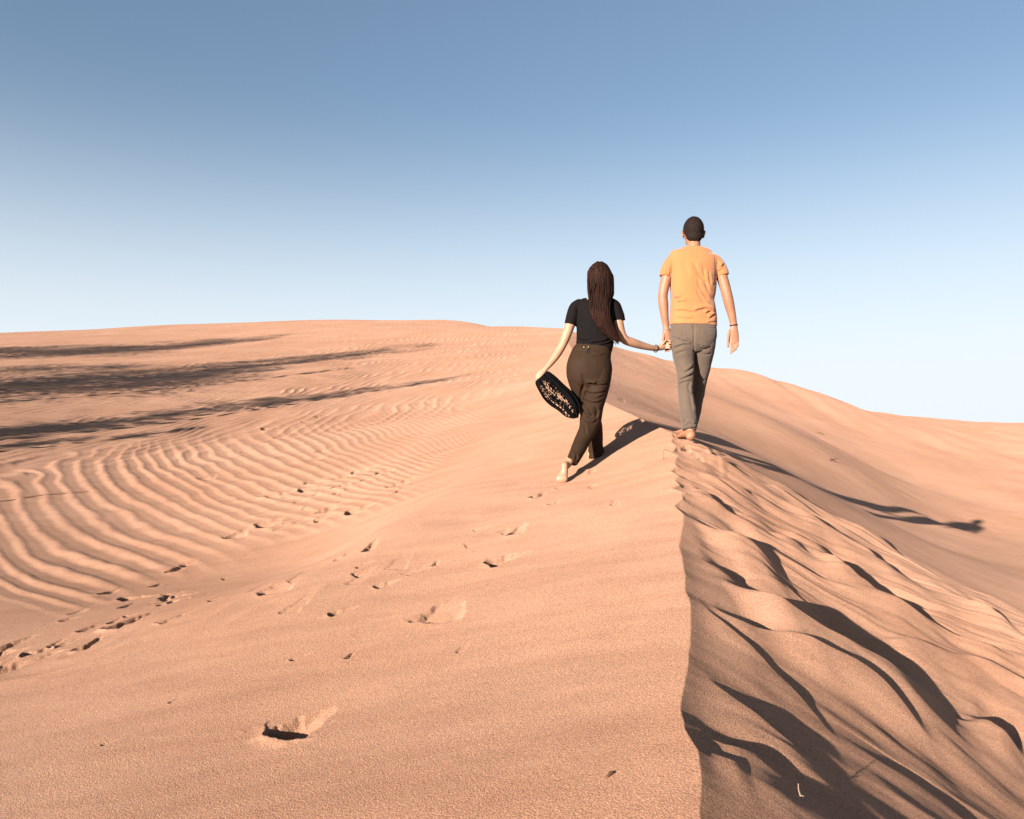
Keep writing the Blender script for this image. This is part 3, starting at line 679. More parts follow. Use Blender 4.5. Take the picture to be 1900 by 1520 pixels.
def hair_mat(name, c, c2, scale=(60, 60, 3)):
    c = tuple(k * 0.8 for k in c); c2 = tuple(k * 0.8 for k in c2)
    m, N, L, b = mat(name, c, 0.75, 0.06)
    tc = N.new('ShaderNodeTexCoord'); mp = N.new('ShaderNodeMapping'); mp.inputs['Scale'].default_value = scale
    L.new(tc.outputs['Object'], mp.inputs['Vector'])
    n = N.new('ShaderNodeTexNoise'); n.inputs['Scale'].default_value = 1.5; n.inputs['Detail'].default_value = 5
    L.new(mp.outputs['Vector'], n.inputs['Vector'])
    r = N.new('ShaderNodeValToRGB'); r.color_ramp.elements[0].position = .35; r.color_ramp.elements[1].position = .7
    r.color_ramp.elements[0].color = (*c, 1); r.color_ramp.elements[1].color = (*c2, 1)
    L.new(n.outputs['Fac'], r.inputs['Fac']); L.new(r.outputs['Color'], b.inputs['Base Color'])
    bp = N.new('ShaderNodeBump'); bp.inputs['Strength'].default_value = 0.5; bp.inputs['Distance'].default_value = 0.004
    L.new(n.outputs['Fac'], bp.inputs['Height']); L.new(bp.outputs['Normal'], b.inputs['Normal'])
    return m

def add_head(S_, c, k=1.0, turn=0.0):
    """cranium, jaw, nose, brow, lips, ears; the face looks away (+y)"""
    M = Matrix.Rotation(turn, 3, 'Z')
    def q(x, y, z): return tuple(Vector(c) + M @ Vector((x * k, y * k, z * k)))
    S_.ball(q(0, -.012, .022), (.074 * k, .094 * k, .098 * k), M)
    S_.ball(q(0, .022, -.045), (.058 * k, .066 * k, .070 * k), M)
    S_.ball(q(0, .058, -.092), (.028 * k, .024 * k, .020 * k), M)          # chin
    S_.tube([(q(0, .082, .008), .009, .009), (q(0, .098, -.018), .011, .012), (q(0, .106, -.034), .016, .013)], n=12)   # nose
    S_.ball(q(0, .078, .022), (.052 * k, .014 * k, .010 * k), M)           # brow
    S_.ball(q(0, .086, -.058), (.024 * k, .009 * k, .006 * k), M)          # lips
    S_.ball(q(0, .084, -.067), (.021 * k, .009 * k, .006 * k), M)
    for s in (-1, 1):
        S_.ball(q(s * .035, .070, -.022), (.020 * k, .016 * k, .018 * k), M)   # cheeks
        E = M @ Matrix.Rotation(s * 0.45, 3, 'Z')
        S_.ball(q(s * .080, -.004, -.012), (.008 * k, .020 * k, .032 * k), E)  # ears
        S_.ball(q(s * .087, -.010, .004), (.006 * k, .017 * k, .020 * k), E)

def finger(S_, pts, r=0.0080, r1=None, n=12):
    r1 = r1 or r * 0.8
    m = len(pts)
    S_.tube([(p, r + (r1 - r) * i / (m - 1), r + (r1 - r) * i / (m - 1)) for i, p in enumerate(pts)], side=(0, 1, 0.2), n=n, sub=4)

def eyes(root, c, k, dark):
    for s in (-1, 1):
        sh = Shape(); sh.ball((c[0] + s * .031 * k, c[1] + .073 * k, c[2] + .002 * k), (.011, .011, .011), n=8)
        part("eye", sh.raw("eye"), dark, root)

M_DARK, _, _, _ = mat("dark_eye", (0.03, 0.02, 0.015), 0.3, 0.5)
M_BAND, _, _, _ = mat("black_cord", (0.018, 0.008, 0.006), 0.7, 0.3)
M_SKIN_M = skin_mat("tanned_skin", (0.43, 0.192, 0.100))
M_SKIN_W = skin_mat("fair_skin", (0.53, 0.285, 0.165))
M_SKIN_SOLE = skin_mat("pale_sole", (0.66, 0.42, 0.29))

# ------------------------------------------------------------------ the man
def build_man():
    D = 6.15
    A = lambda x, y, d=0.0: at(x, y, D + d)
    gz = ground_at(at(1277, 816, 6.05).x, 6.05)
    root = person("person", "barefoot person in orange t-shirt and grey-brown trousers walking along the dune crest", (at(1279, 816, 6.1).x, 6.1, gz))
    mm = 0.00432
    b = Shape()
    hc = A(1286, 433, .03)
    add_head(b, hc, 1.0)
    b.tube([(A(1287, 445, .02), .052, .056), (A(1287, 458, .0), .054, .056), (A(1287, 470, -.01), .066, .060)], n=24)
    # trunk under the shirt
    b.tube([(A(1287, 466, 0), .075, .055), (A(1287, 477, 0), .160, .078), (A(1286, 500, 0), .165, .095), (A(1285, 540, 0), .145, .095), (A(1286, 585, 0), .140, .095), (A(1286, 615, 0), .150, .10), (A(1286, 632, 0), .150, .10)])
    # arms
    def arm(pts): b.tube(pts, n=20, sub=5)
    arm([(A(1248, 482, 0), .046, .050), (A(1240, 505, -.005), .044, .048), (A(1234, 526, -.01), .042, .045), (A(1230, 548, -.015), .038, .042), (A(1231, 565, -.01), .039, .042), (A(1233, 585, -.005), .032, .034), (A(1235.5, 604, 0), .026, .022), (A(1236.5, 612, 0), .026, .022)])
    arm([(A(1326, 482, 0), .046, .050), (A(1335, 502, -.005), .045, .048), (A(1342, 522, -.01), .043, .046), (A(1348, 543, -.015), .041, .043), (A(1352.5, 562, -.01), .040, .040), (A(1357.5, 583, 0), .033, .032), (A(1361, 600, .005), .028, .023), (A(1362, 609, .005), .028, .022)])
    # right hand, palm to the rear
    b.tube([(A(1361.6, 606, .0), .026, .018), (A(1361.6, 616, -.002), .037, .017), (A(1361.5, 626, -.004), .042, .016), (A(1362, 636, -.006), .038, .014)], n=20)
    finger(b, [A(1354, 614, -.004), A(1351.5, 624, -.014), A(1350.6, 634, -.018), A(1350.8, 643.5, -.018)], .0115, .0085)
    finger(b, [A(1356.2, 634, -.006), A(1356.5, 642, -.014), A(1357, 650, -.022), A(1356.3, 656, -.034)], .0088, .0070)
    finger(b, [A(1360.2, 636, -.006), A(1360.8, 645, -.016), A(1361, 651, -.032), A(1360, 653, -.046)], .0090, .0072)
    finger(b, [A(1364.3, 636, -.006), A(1365.3, 643, -.017), A(1365.4, 648, -.032), A(1364, 649, -.045)], .0086, .0068)
    finger(b, [A(1368.1, 633, -.006), A(1369.3, 639, -.016), A(1369, 642.5, -.029), A(1367.8, 643, -.040)], .0078, .0060)
    # left hand, holding hers
    b.tube([(A(1236.8, 609, 0), .025, .019), (A(1237, 618, 0), .034, .018), (A(1237.3, 627, .0), .036, .017), (A(1237.5, 634, .0), .034, .015)], n=20)
    finger(b, [A(1232, 619, -.006), A(1230.8, 628, -.014), A(1230.8, 635, -.022), A(1232.5, 641, -.030)], .0115, .0085)
    finger(b, [A(1234.0, 634, 0), A(1234.5, 642, .008), A(1235, 650, .006), A(1236, 652, -.008)], .0088, .0070)
    finger(b, [A(1237.3, 635, 0), A(1238.3, 643, .009), A(1238.8, 650.5, .006), A(1239.3, 652, -.010)], .0090, .0072)
    finger(b, [A(1240.6, 634, 0), A(1242, 642, .007), A(1242.3, 648.5, .003), A(1242.3, 650, -.012)], .0085, .0068)
    finger(b, [A(1243.6, 631, 0), A(1245, 637, .004), A(1245.5, 642, .0), A(1245.4, 643.5, -.012)], .0076, .0060)
    # legs
    LL = [(1267, 631, 0, .082), (1268.5, 665, 0, .074), (1271.5, 700, .0, .056), (1272, 717, .0, .047), (1273, 735, -.02, .050), (1275, 755, -.045, .049), (1277.5, 775, -.075, .040), (1280, 793, -.10, .032), (1281.5, 801, -.11, .031)]
    RR = [(1306, 631, .03, .082), (1302, 665, .09, .072), (1297, 700, .16, .055), (1294, 717, .19, .047), (1290, 740, .22, .048), (1286, 765, .26, .042), (1280, 788, .30, .032), (1279, 797, .31, .031)]
    for K in (LL, RR): b.tube([(A(x, y, d), r, r) for x, y, d, r in K], n=20)
    # left foot: heel lifted and turned out, weight on its forepart
    hz = A(1281, 805, -.125)
    toe = Vector((hz.x - .035, hz.y + .20, 0)); toe.z = ground_at(toe.x, toe.y) + .018
    mid = hz.lerp(toe, .55); mid.z += .012
    b.tube([(hz + Vector((.004, -.004, -.008)), .036, .036), (hz.lerp(toe, .22) + Vector((0, 0, .012)), .032, .036), (mid, .037, .028), (hz.lerp(toe, .80) + Vector((0, 0, .004)), .045, .019), (toe, .043, .013)], side=(1, .5, 0), n=20)
    b.ball(tuple(hz + Vector((-.002, -.008, -.018))), (.036, .032, .034))
    d = (toe - hz); d.z = 0; d.normalize(); sd = Vector((d.y, -d.x, 0))
    for k, (o, l) in enumerate(((-.032, .030), (-.014, .030), (.002, .026), (.017, .020), (.031, .013))):
        p = toe + sd * (-o) + d * .012; e = p + d * l; e.z = ground_at(e.x, e.y) + .010
        finger(b, [p, p.lerp(e, .5), e], .0125 if k == 4 - 4 else .0090, .0080)
    # right foot, flat and ahead, mostly hidden
    an = A(1279, 799, .31); g = ground_at(an.x - .02, an.y)
    h2 = Vector((an.x, an.y - .03, g + .030)); t2 = Vector((an.x - .05, an.y + .17, 0)); t2.z = ground_at(t2.x, t2.y) + .016
    b.tube([(an, .031, .031), (Vector((an.x, an.y - .005, (an.z + g) / 2 + .01)), .032, .038), (h2 + Vector((0, .01, 0)), .031, .036)], n=16)
    b.tube([(h2, .031, .030), (h2.lerp(t2, .5) + Vector((0, 0, .012)), .036, .028), (h2.lerp(t2, .85), .044, .018), (t2, .040, .013)], n=16)
    for k, o in enumerate((-.030, -.013, .003, .017, .030)):
        p = t2 + Vector((o, .01, 0)); e = p + Vector((-.008, .028 - k * .003, -.006)); finger(b, [p, p.lerp(e, .5), e], .009, .008)
    body = part("body", b.fused("body", 0.0040, 4, 0.45), M_SKIN_M, root)

    # hair: short crop from the brow over the crown to the nape
    h = Shape()
    h.ball((hc.x, hc.y - .016, hc.z + .026), (.0815, .100, .104))
    h.ball((hc.x, hc.y - .055, hc.z - .030), (.064, .050, .060))
    hm = h.fused("hair", 0.004, 4)
    bm = bmesh.new(); bm.from_mesh(hm)
    def keep(v):
        x, y, z = v.co.x - hc.x, v.co.y - hc.y, v.co.z - hc.z
        lim = -0.083 if y < -.045 else (-0.083 + (y + .045) * 1.2)
        if y > .045: lim = .05 + (y - .045) * .4
        if abs(x) > .060 and y > -.03: lim = max(lim, -.015)
        lim += .004 * math.sin(x * 160)
        return z > lim
    bmesh.ops.delete(bm, geom=[v for v in bm.verts if not keep(v)], context='VERTS'); bm.to_mesh(hm); bm.free()
    v, n = mesh_np(hm)
    put_np(hm, v + n * (0.0012 * fbm(v[:, 0] * 60, v[:, 2] * 60 + v[:, 1] * 40, 8, 2))[:, None])
    part("hair", hm, hair_mat("cropped_hair", (0.008, 0.005, 0.004), (0.026, 0.015, 0.011), (120, 120, 120)), root)
    eyes(root, hc, 1.0, M_DARK)

    # t-shirt
    s = Shape()
    s.tube([(A(1287.5, 457.5, .0), .066, .060), (A(1287, 461.5, -.004), .096, .070), (A(1287, 466, -.006), .142, .080), (A(1286.5, 471, -.005), .180, .090), (A(1286, 479, -.005), .194, .102), (A(1286, 492, -.005), .192, .112), (A(1286, 512, -.005), .186, .116), (A(1286, 535, -.005), .182, .116), (A(1284.5, 555, -.005), .171, .114), (A(1285.3, 572, -.005), .177, .116), (A(1286.3, 590, -.005), .184, .120), (A(1286, 604.5, -.005), .187, .124)],
           n=40, sub=6, round_ends=(True, False), power=2.35)
    s.tube([(A(1262, 478, 0), .040, .058), (A(1250, 483, 0), .050, .060), (A(1241.5, 493, -.003), .052, .060), (A(1236.5, 505, -.006), .051, .058), (A(1234.4, 513.5, -.008), .050, .057)], n=24, round_ends=(True, False))
    s.tube([(A(1311, 478, 0), .040, .058), (A(1323, 482, 0), .050, .060), (A(1332, 492, -.003), .053, .060), (A(1338, 504, -.006), .053, .058), (A(1340.5, 512.5, -.008), .052, .057)], n=24, round_ends=(True, False))
    sm_ = s.fused("shirt", 0.0045, 3, 0.4)
    F = [([(1291, 484), (1300, 500), (1308, 512), (1314, 524)], .007, 3.5, 'f'), ([(1298, 514), (1304, 530), (1312, 545), (1322, 556)], .008, 3, 'f'), ([(1309, 494), (1312, 510), (1316, 530), (1322, 542)], .008, 3, 'f'),
         ([(1318, 500), (1320, 515), (1323, 530)], .005, 2.5, 'f'), ([(1296, 534), (1302, 546), (1310, 558), (1318, 566)], .007, 2.5, 'f'), ([(1286, 575), (1300, 571), (1312, 569), (1326, 573)], .009, 2.6, 'f'), ([(1308, 580), (1318, 574), (1327, 577)], .008, 2.2, 'f'),
         ([(1251, 576), (1262, 572), (1276, 574), (1292, 579)], .006, 2.4, 'f'), ([(1250, 552), (1258, 549), (1268, 551)], .006, 2.4, 'f'), ([(1255, 560), (1264, 556), (1276, 558)], .004, 2.4, 'f'), ([(1315, 590), (1322, 583), (1328, 580)], .007, 2.2, 'f'), ([(1252, 585), (1270, 588), (1290, 588)], .004, 3, 'f'),
         ([(1312, 598), (1320, 595), (1329, 596)], .005, 2, 'f'), ([(1334, 484), (1338, 492), (1342, 498)], .006, 2, 'f'), ([(1336, 496), (1341, 490), (1344, 486)], .006, 2, 'f'), ([(1333, 502), (1339, 497), (1344, 495)], .005, 1.8, 'f'), ([(1243, 490), (1241, 500), (1243, 508)], .004, 2, 'f'),
         ([(1242, 474), (1243.5, 490), (1244, 512), (1245, 530)], .0035, 1.2, 's'), ([(1328, 472), (1330, 490), (1329, 512), (1327, 528)], .0035, 1.2, 's'), ([(1225, 510.5), (1234, 511.5), (1244, 510.5)], .0035, .8, 's'), ([(1328, 510), (1340, 508.5), (1352, 507.5)], .0035, .8, 's'),
         ([(1270, 464), (1287, 467), (1304, 464)], .003, .9, 's'), ([(1240, 600.5), (1286, 602), (1332, 601)], .0025, .8, 's'), ([(1246, 540), (1258, 548), (1270, 568)], .004, 5, 'f'), ([(1276, 480), (1282, 496), (1288, 515)], .003, 6, 'f')]
    creases(sm_, D, F, .0022, 7.0, 3)
    # neck opening
    bm = bmesh.new(); bm.from_mesh(sm_)
    top = A(1287, 459.6, 0).z
    bmesh.ops.delete(bm, geom=[v for v in bm.verts if v.co.z > top and abs(v.co.x - hc.x) < .10], context='VERTS'); bm.to_mesh(sm_); bm.free()
    shirt = part("t_shirt", sm_, cloth_mat("orange_cotton", (0.55, 0.200, 0.070), 0.8, sheen=.25), root)

    # trousers
    t = Shape()
    t.tube([(A(1286, 600, -.003), .176, .112), (A(1286.5, 612, -.005), .184, .124), (A(1287, 624, -.005), .184, .130), (A(1287, 633, 0), .168, .118), (A(1287, 638, .02), .120, .08)], n=40, sub=5, round_ends=(False, True), power=2.3)
    TL = [(1264.5, 618, -.02, .088, .10), (1265.7, 631, -.015, .094, .10), (1267.5, 648, -.01, .089, .097), (1268.7, 665, 0, .084, .088), (1271.5, 683, 0, .073, .078), (1272, 700, .0, .066, .070), (1271.3, 717, .0, .059, .064), (1272.5, 734, -.02, .059, .063), (1274.7, 751, -.045, .062, .064), (1277, 768, -.07, .063, .064), (1278.3, 785, -.09, .061, .062), (1278.8, 797.5, -.105, .056, .060)]
    TR = [(1308, 618, -.01, .088, .10), (1308, 631, .0, .088, .10), (1306, 648, .03, .086, .095), (1303.5, 665, .07, .080, .086), (1301, 683, .11, .072, .078), (1298, 700, .15, .066, .07), (1296, 717, .18, .058, .062), (1293.5, 734, .20, .058, .062), (1290, 751, .23, .057, .062), (1286.5, 768, .26, .057, .060), (1282.5, 785, .28, .055, .058), (1280, 795, .30, .053, .056)]
    for K in (TL, TR): t.tube([(A(x, y, d), r, q) for x, y, d, r, q in K], n=28, sub=4, round_ends=(True, False))
    tm = t.fused("trousers", 0.0045, 3, 0.4)
    F = [([(1247, 622), (1256, 625), (1268, 629), (1280, 631)], .008, 2.4, 'f'), ([(1264, 632), (1272, 630), (1282, 638)], .006, 2, 'f'), ([(1246, 645), (1258, 640), (1272, 635), (1284, 640)], .007, 2.4, 'f'), ([(1250, 656), (1262, 650), (1272, 648)], .004, 2.4, 'f'),
         ([(1268, 690), (1277, 685), (1286, 676)], .006, 2.4, 'f'), ([(1258, 704), (1270, 699), (1284, 692), (1288, 684)], .008, 2.4, 'f'), ([(1255, 682), (1258, 692), (1264, 700)], .006, 2, 'f'), ([(1258, 712), (1268, 706), (1283, 704)], .006, 2.2, 'f'), ([(1284, 708), (1280, 718), (1284, 730)], .006, 2, 'f'), ([(1282, 730), (1285, 745), (1289, 765)], .004, 2.2, 'f'),
         ([(1266, 786), (1268, 779), (1271, 776)], .006, 1.5, 'f'), ([(1268, 792), (1273, 786), (1281, 784)], .006, 1.5, 'f'), ([(1283, 780), (1288, 786), (1291, 784)], .006, 1.5, 'f'), ([(1283, 790), (1287, 793), (1291, 791)], .005, 1.5, 'f'), ([(1264, 795), (1275, 791), (1290, 790)], .003, 1.2, 'f'), ([(1265, 770), (1270, 774), (1276, 772)], .003, 2, 'f'),
         ([(1288, 604), (1288.5, 620), (1288, 640), (1289, 652)], .008, 1.6, 's'), ([(1275, 606), (1276, 628)], .0030, .7, 's'), ([(1248, 608), (1275, 607)], .0025, .7, 's'), ([(1302, 610), (1302, 632), (1314, 637)], .0030, .7, 's'), ([(1302, 608), (1329, 609)], .0040, .8, 's'),
         ([(1298, 642), (1308, 645), (1320, 640)], .006, 2, 'f'), ([(1296, 636), (1302, 640), (1314, 640)], .004, 2, 'f'), ([(1303, 652), (1312, 655), (1320, 652)], .004, 2.4, 'f'), ([(1296, 690), (1304, 700), (1312, 704)], .006, 2.4, 'f'), ([(1290, 720), (1298, 724), (1306, 722)], .005, 2, 'f')]
    creases(tm, D, F, .0024, 9.0, 13)
    v, n = mesh_np(tm)
    put_np(tm, v + n * (0.0018 * fbm(v[:, 0] * 9, v[:, 2] * 14, 19, 3))[:, None])
    tr = part("trousers", tm, cloth_mat("taupe_cotton", (0.145, 0.098, 0.068), 0.9), root)
    # wrist cord
    ring("bracelet", A(1361.3, 603.5, .002), (A(1362, 609, 0) - A(1360.5, 598, 0)), .031, .026, .0032, body, tilt=.05)
    return root

def ring(name, c, axis, a, b, r, parent, tilt=0.0):
    axis = Vector(axis).normalized(); u = Vector((0, 1, tilt)).cross(axis).normalized(); w = axis.cross(u)
    n, k = 32, 8; V = []; F = []
    for i in range(n):
        t = 2 * math.pi * i / n; d = u * math.cos(t) * a + w * math.sin(t) * b; dn = d.normalized()
        for j in range(k):
            q = 2 * math.pi * j / k; V.append(c + d + dn * math.cos(q) * r + axis * math.sin(q) * r * 1.2)
    for i in range(n):
        for j in range(k):
            F.append((i * k + j, ((i + 1) % n) * k + j, ((i + 1) % n) * k + (j + 1) % k, i * k + (j + 1) % k))
    me = bpy.data.meshes.new(name); me.from_pydata([tuple(p) for p in V], [], F); me.update()
    for p in me.polygons: p.use_smooth = True
    return part(name, me, M_BAND, parent)
MAN = build_man()

# ------------------------------------------------------------------ the woman
def build_woman():
    D = 5.95
    A = lambda x, y, d=0.0: at(x, y, D + d)
    rf = at(1043, 900, 5.72)
    root = person("person", "person with long brown hair in black top and dark brown trousers", (at(1070, 890, 5.9).x, 5.9, ground_at(at(1070, 890, 5.9).x, 5.9)))
    b = Shape()
    hc = A(1114, 524, .03)
    add_head(b, hc, .95, -0.12)
    b.tube([(A(1110, 540, .01), .046, .050), (A(1107, 552, 0), .047, .050), (A(1105, 562, -.005), .060, .052)], n=24)
    b.tube([(A(1105, 558, 0), .065, .045), (A(1105, 566, 0), .135, .066), (A(1105, 585, 0), .130, .080), (A(1104, 610, 0), .120, .080), (A(1103, 640, 0), .115, .085), (A(1097, 665, 0), .140, .10), (A(1093, 690, 0), .150, .105)])
    def arm(pts): b.tube(pts, n=20, sub=5)
    arm([(A(1069, 570, 0), .040, .043), (A(1063, 588, -.005), .040, .042), (A(1056, 608, -.01), .0385, .040), (A(1049, 627, -.015), .036, .038), (A(1042, 643, -.012), .033, .035), (A(1033, 658, -.02), .032, .032), (A(1022, 673, -.035), .026, .026), (A(1012, 685, -.05), .020, .020), (A(1008, 690, -.055), .021, .018)])
    arm([(A(1140, 569, 0), .040, .043), (A(1144, 585, -.005), .041, .043), (A(1148, 603, -.01), .040, .042), (A(1152, 619, -.01), .038, .038), (A(1159, 630, -.002), .036, .036), (A(1174, 636, .03), .036, .034), (A(1190, 641, .07), .031, .030), (A(1206, 645, .11), .026, .024), (A(1218, 647, .145), .022, .020), (A(1222, 646.5, .155), .023, .018)])
    # left hand, fingers closed on the cloth
    b.tube([(A(1010, 687, -.053), .019, .016), (A(1005, 692, -.058), .027, .017), (A(1001, 698, -.062), .030, .017), (A(999.5, 703, -.064), .028, .015)], side=(1, .0, .35), n=18)
    for k, (x, y) in enumerate(((995.3, 700.5), (998.8, 703), (1002.3, 704), (1005.6, 703))):
        finger(b, [A(x, y, -.064), A(x + .3, y + 6.5 - abs(k - 1.4) * .6, -.078), A(x + 1.6, y + 10.5 - abs(k - 1.4), -.062), A(x + 2.6, y + 7.5, -.044)], .0080 - .0005 * (k == 0), .0064)
    finger(b, [A(1008, 693, -.05), A(1010, 699, -.040), A(1008, 705, -.036)], .0095, .0075)
    # right hand, clasping his
    b.tube([(A(1221, 646.5, .15), .019, .018), (A(1226, 644.5, .165), .022, .027), (A(1231, 642, .175), .020, .031), (A(1235.5, 639.8, .182), .017, .031)], side=(0, 1, 0), n=18)
    for k, (y, l) in enumerate(((632.5, .9), (637.2, 1.05), (642, 1.0), (646.3, .85))):
        finger(b, [A(1235 - .6 * k, y + .6, .175), A(1240.5 - .5 * k, y - .8, .160), A(1245 * 1 - .5 * k - (1 - l) * 4, y + .6, .160), A(1245.6 - .6 * k, y + 2.0, .185), A(1242 - .6 * k, y + 2.4, .205)], .0078, .0062)
    finger(b, [A(1227, 641, .155), A(1232, 635.5, .150), A(1236, 631.5, .152)], .0098, .0078)
    # legs: left planted ahead, right pushing off and crossing behind
    LL = [(1074, 700, .0, .085), (1083, 735, .05, .072), (1095, 775, .12, .052), (1098, 792, .14, .046), (1102, 815, .16, .047), (1100, 840, .18, .036), (1096.5, 855, .19, .030), (1095.5, 862, .19, .030)]
    RR = [(1113, 700, -.02, .085), (1109, 735, -.03, .072), (1098, 775, -.03, .052), (1092, 792, -.05, .046), (1081, 815, -.10, .046), (1067, 840, -.17, .035), (1056, 857, -.225, .029), (1053, 862, -.24, .029)]
    for K in (LL, RR): b.tube([(A(x, y, d), r, r) for x, y, d, r in K], n=20)
    # planted left foot
    hl = at(1095, 869, D + .175); hl.z = ground_at(hl.x, hl.y) + .026
    tl = Vector((hl.x + .085, hl.y + .165, 0)); tl.z = ground_at(tl.x, tl.y) + .015
    an = A(1095.5, 861, .19)
    b.tube([(an, .029, .030), (an.lerp(hl, .5) + Vector((0, .008, .0)), .028, .034), (hl + Vector((0, .012, .0)), .026, .032)], n=18)
    b.tube([(hl, .026, .027), (hl.lerp(tl, .45) + Vector((0, 0, .014)), .032, .028), (hl.lerp(tl, .82) + Vector((0, 0, .003)), .040, .017), (tl, .038, .012)], side=(1, -.5, 0), n=18)
    dl = (tl - hl); dl.z = 0; dl.normalize(); sd = Vector((dl.y, -dl.x, 0))
    for k, o in enumerate((.028, .012, -.003, -.016, -.028)):
        p = tl - sd * o + dl * .006; e = p + dl * (.026 - .003 * k); e.z = ground_at(e.x, e.y) + .010; finger(b, [p, p.lerp(e, .5), e], .011 if k == 0 else .0085, .0075)
    # raised right foot: sole to the rear, ball and toes on the sand
    ball = at(1043, 897, 5.60); ball.z = ground_at(ball.x, ball.y) + .028
    heel = at(1047, 867, 5.645)
    b.tube([(heel + Vector((.003, .012, .012)), .026, .030), (heel.lerp(ball, .28) + Vector((.006, .014, 0)), .0265, .031), (heel.lerp(ball, .60) + Vector((.004, .018, 0)), .033, .025), (ball + Vector((0, .014, .008)), .042, .022), (ball + Vector((-.002, .020, -.010)), .041, .020)], side=(1, 0, 0), n=20, power=2.3)
    b.tube([(A(1053, 859, -.21), .029, .030), (heel + Vector((.012, .03, .006)), .028, .030), (heel + Vector((.003, .014, -.008)), .026, .027)], n=18)
    for k, (o, l) in enumerate(((-.030, .050), (-.012, .048), (.003, .044), (.017, .038), (.030, .030))):
        p = ball + Vector((o, .018, -.012)); e = p + Vector((-.004, l, 0)); e.z = ground_at(e.x, e.y) + .009; finger(b, [p, p.lerp(e, .5) + Vector((0, 0, -.004)), e], .012 if k == 0 else .009, .0078)
    body = part("body", b.fused("body", 0.0038, 4, 0.45), M_SKIN_W, root)
    eyes(root, hc, .95, M_DARK)

    # black top
    s = Shape()
    s.tube([(A(1107, 559, .0), .070, .052), (A(1105.5, 564, 0), .128, .070), (A(1104.5, 571, -.003), .153, .084), (A(1104, 582, -.004), .150, .092), (A(1103.7, 597, -.004), .144, .096), (A(1103.7, 614, -.004), .142, .094), (A(1104, 632, -.004), .144, .096), (A(1102.5, 643, -.004), .142, .098), (A(1101, 649, -.004), .136, .096)], n=40, sub=5, round_ends=(True, False), power=2.3)
    s.tube([(A(1074, 565, 0), .042, .052), (A(1068, 571, 0), .050, .055), (A(1063.5, 583, -.003), .050, .053), (A(1060.5, 594, -.006), .048, .051), (A(1058.5, 602.5, -.008), .047, .050)], n=24, round_ends=(True, False))
    s.tube([(A(1134, 563, 0), .042, .052), (A(1140, 569, 0), .050, .055), (A(1144, 580, -.003), .052, .053), (A(1146.5, 589, -.006), .053, .051), (A(1147.5, 595.5, -.008), .054, .050)], side=(1, 0, .12), n=24, round_ends=(True, False))
    tm = s.fused("top", 0.0045, 3, 0.4)
    F = [([(1072, 566), (1076, 582), (1078, 596)], .006, 2, 'f'), ([(1071, 604), (1074, 612), (1082, 620)], .005, 2.4, 'f'), ([(1072, 624), (1084, 630), (1100, 628)], .007, 2.4, 'f'), ([(1086, 632), (1104, 634), (1120, 632), (1136, 624)], .008, 2.2, 'f'), ([(1108, 640), (1122, 637), (1137, 632)], .006, 2, 'f'), ([(1074, 640), (1088, 637), (1104, 641)], .006, 2.2, 'f'), ([(1140, 566), (1136, 578), (1134, 594)], .006, 1.8, 'f'), ([(1120, 600), (1126, 616), (1134, 628)], .005, 2.6, 'f'), ([(1080, 600), (1084, 614), (1094, 624)], .004, 3, 'f'),
         ([(1047, 599), (1060, 603), (1072, 605)], .003, .8, 's'), ([(1134, 592), (1146, 590), (1162, 588)], .003, .8, 's')]
    creases(tm, D, F, .0022, 8.0, 23)
    bm = bmesh.new(); bm.from_mesh(tm); top = A(1107, 558.6, 0).z
    bmesh.ops.delete(bm, geom=[v for v in bm.verts if v.co.z > top and abs(v.co.x - A(1107, 559).x) < .075], context='VERTS'); bm.to_mesh(tm); bm.free()
    part("top", tm, cloth_mat("black_jersey", (0.0080, 0.0052, 0.0046), 0.85, sheen=0), root)

    # trousers, high waist, wide straight legs
    t = Shape()
    t.tube([(A(1101, 643, -.004), .140, .100), (A(1100, 650, -.006), .145, .106), (A(1096.5, 662, -.010), .158, .118), (A(1094, 676, -.014), .173, .130), (A(1093, 690, -.014), .175, .134), (A(1094, 704, -.008), .165, .126), (A(1095, 714, 0), .125, .10)], n=40, sub=5, round_ends=(False, True), power=2.3)
    TL = [(1072, 690, -.01, .086, .112), (1074, 705, -.005, .084, .104), (1078, 722, .02, .076, .092), (1084, 742, .05, .070, .082), (1091, 762, .09, .070, .076), (1099, 785, .13, .072, .074), (1104, 805, .15, .062, .070), (1105, 825, .165, .056, .068), (1104.5, 842, .18, .058, .070), (1104.5, 853.5, .19, .062, .072)]
    TR = [(1115, 690, -.02, .084, .116), (1112.5, 706, -.025, .086, .110), (1109, 722, -.035, .085, .098), (1103.5, 742, -.04, .080, .088), (1099, 762, -.035, .078, .078), (1095.5, 780, -.04, .082, .074), (1091, 797, -.065, .070, .068), (1082, 815, -.10, .062, .062), (1074, 832, -.15, .057, .056), (1066.5, 847, -.19, .050, .052), (1061, 857.5, -.215, .046, .050)]
    for K in (TL, TR): t.tube([(A(x, y, d), r, q) for x, y, d, r, q in K], n=28, sub=4, round_ends=(True, False))
    t.tube([(A(1110, 815, .22), .022, .05), (A(1113, 835, .25), .032, .055), (A(1114, 853, .27), .040, .06)], n=16, round_ends=(True, False))
    tm = t.fused("trousers", 0.0045, 3, 0.4)
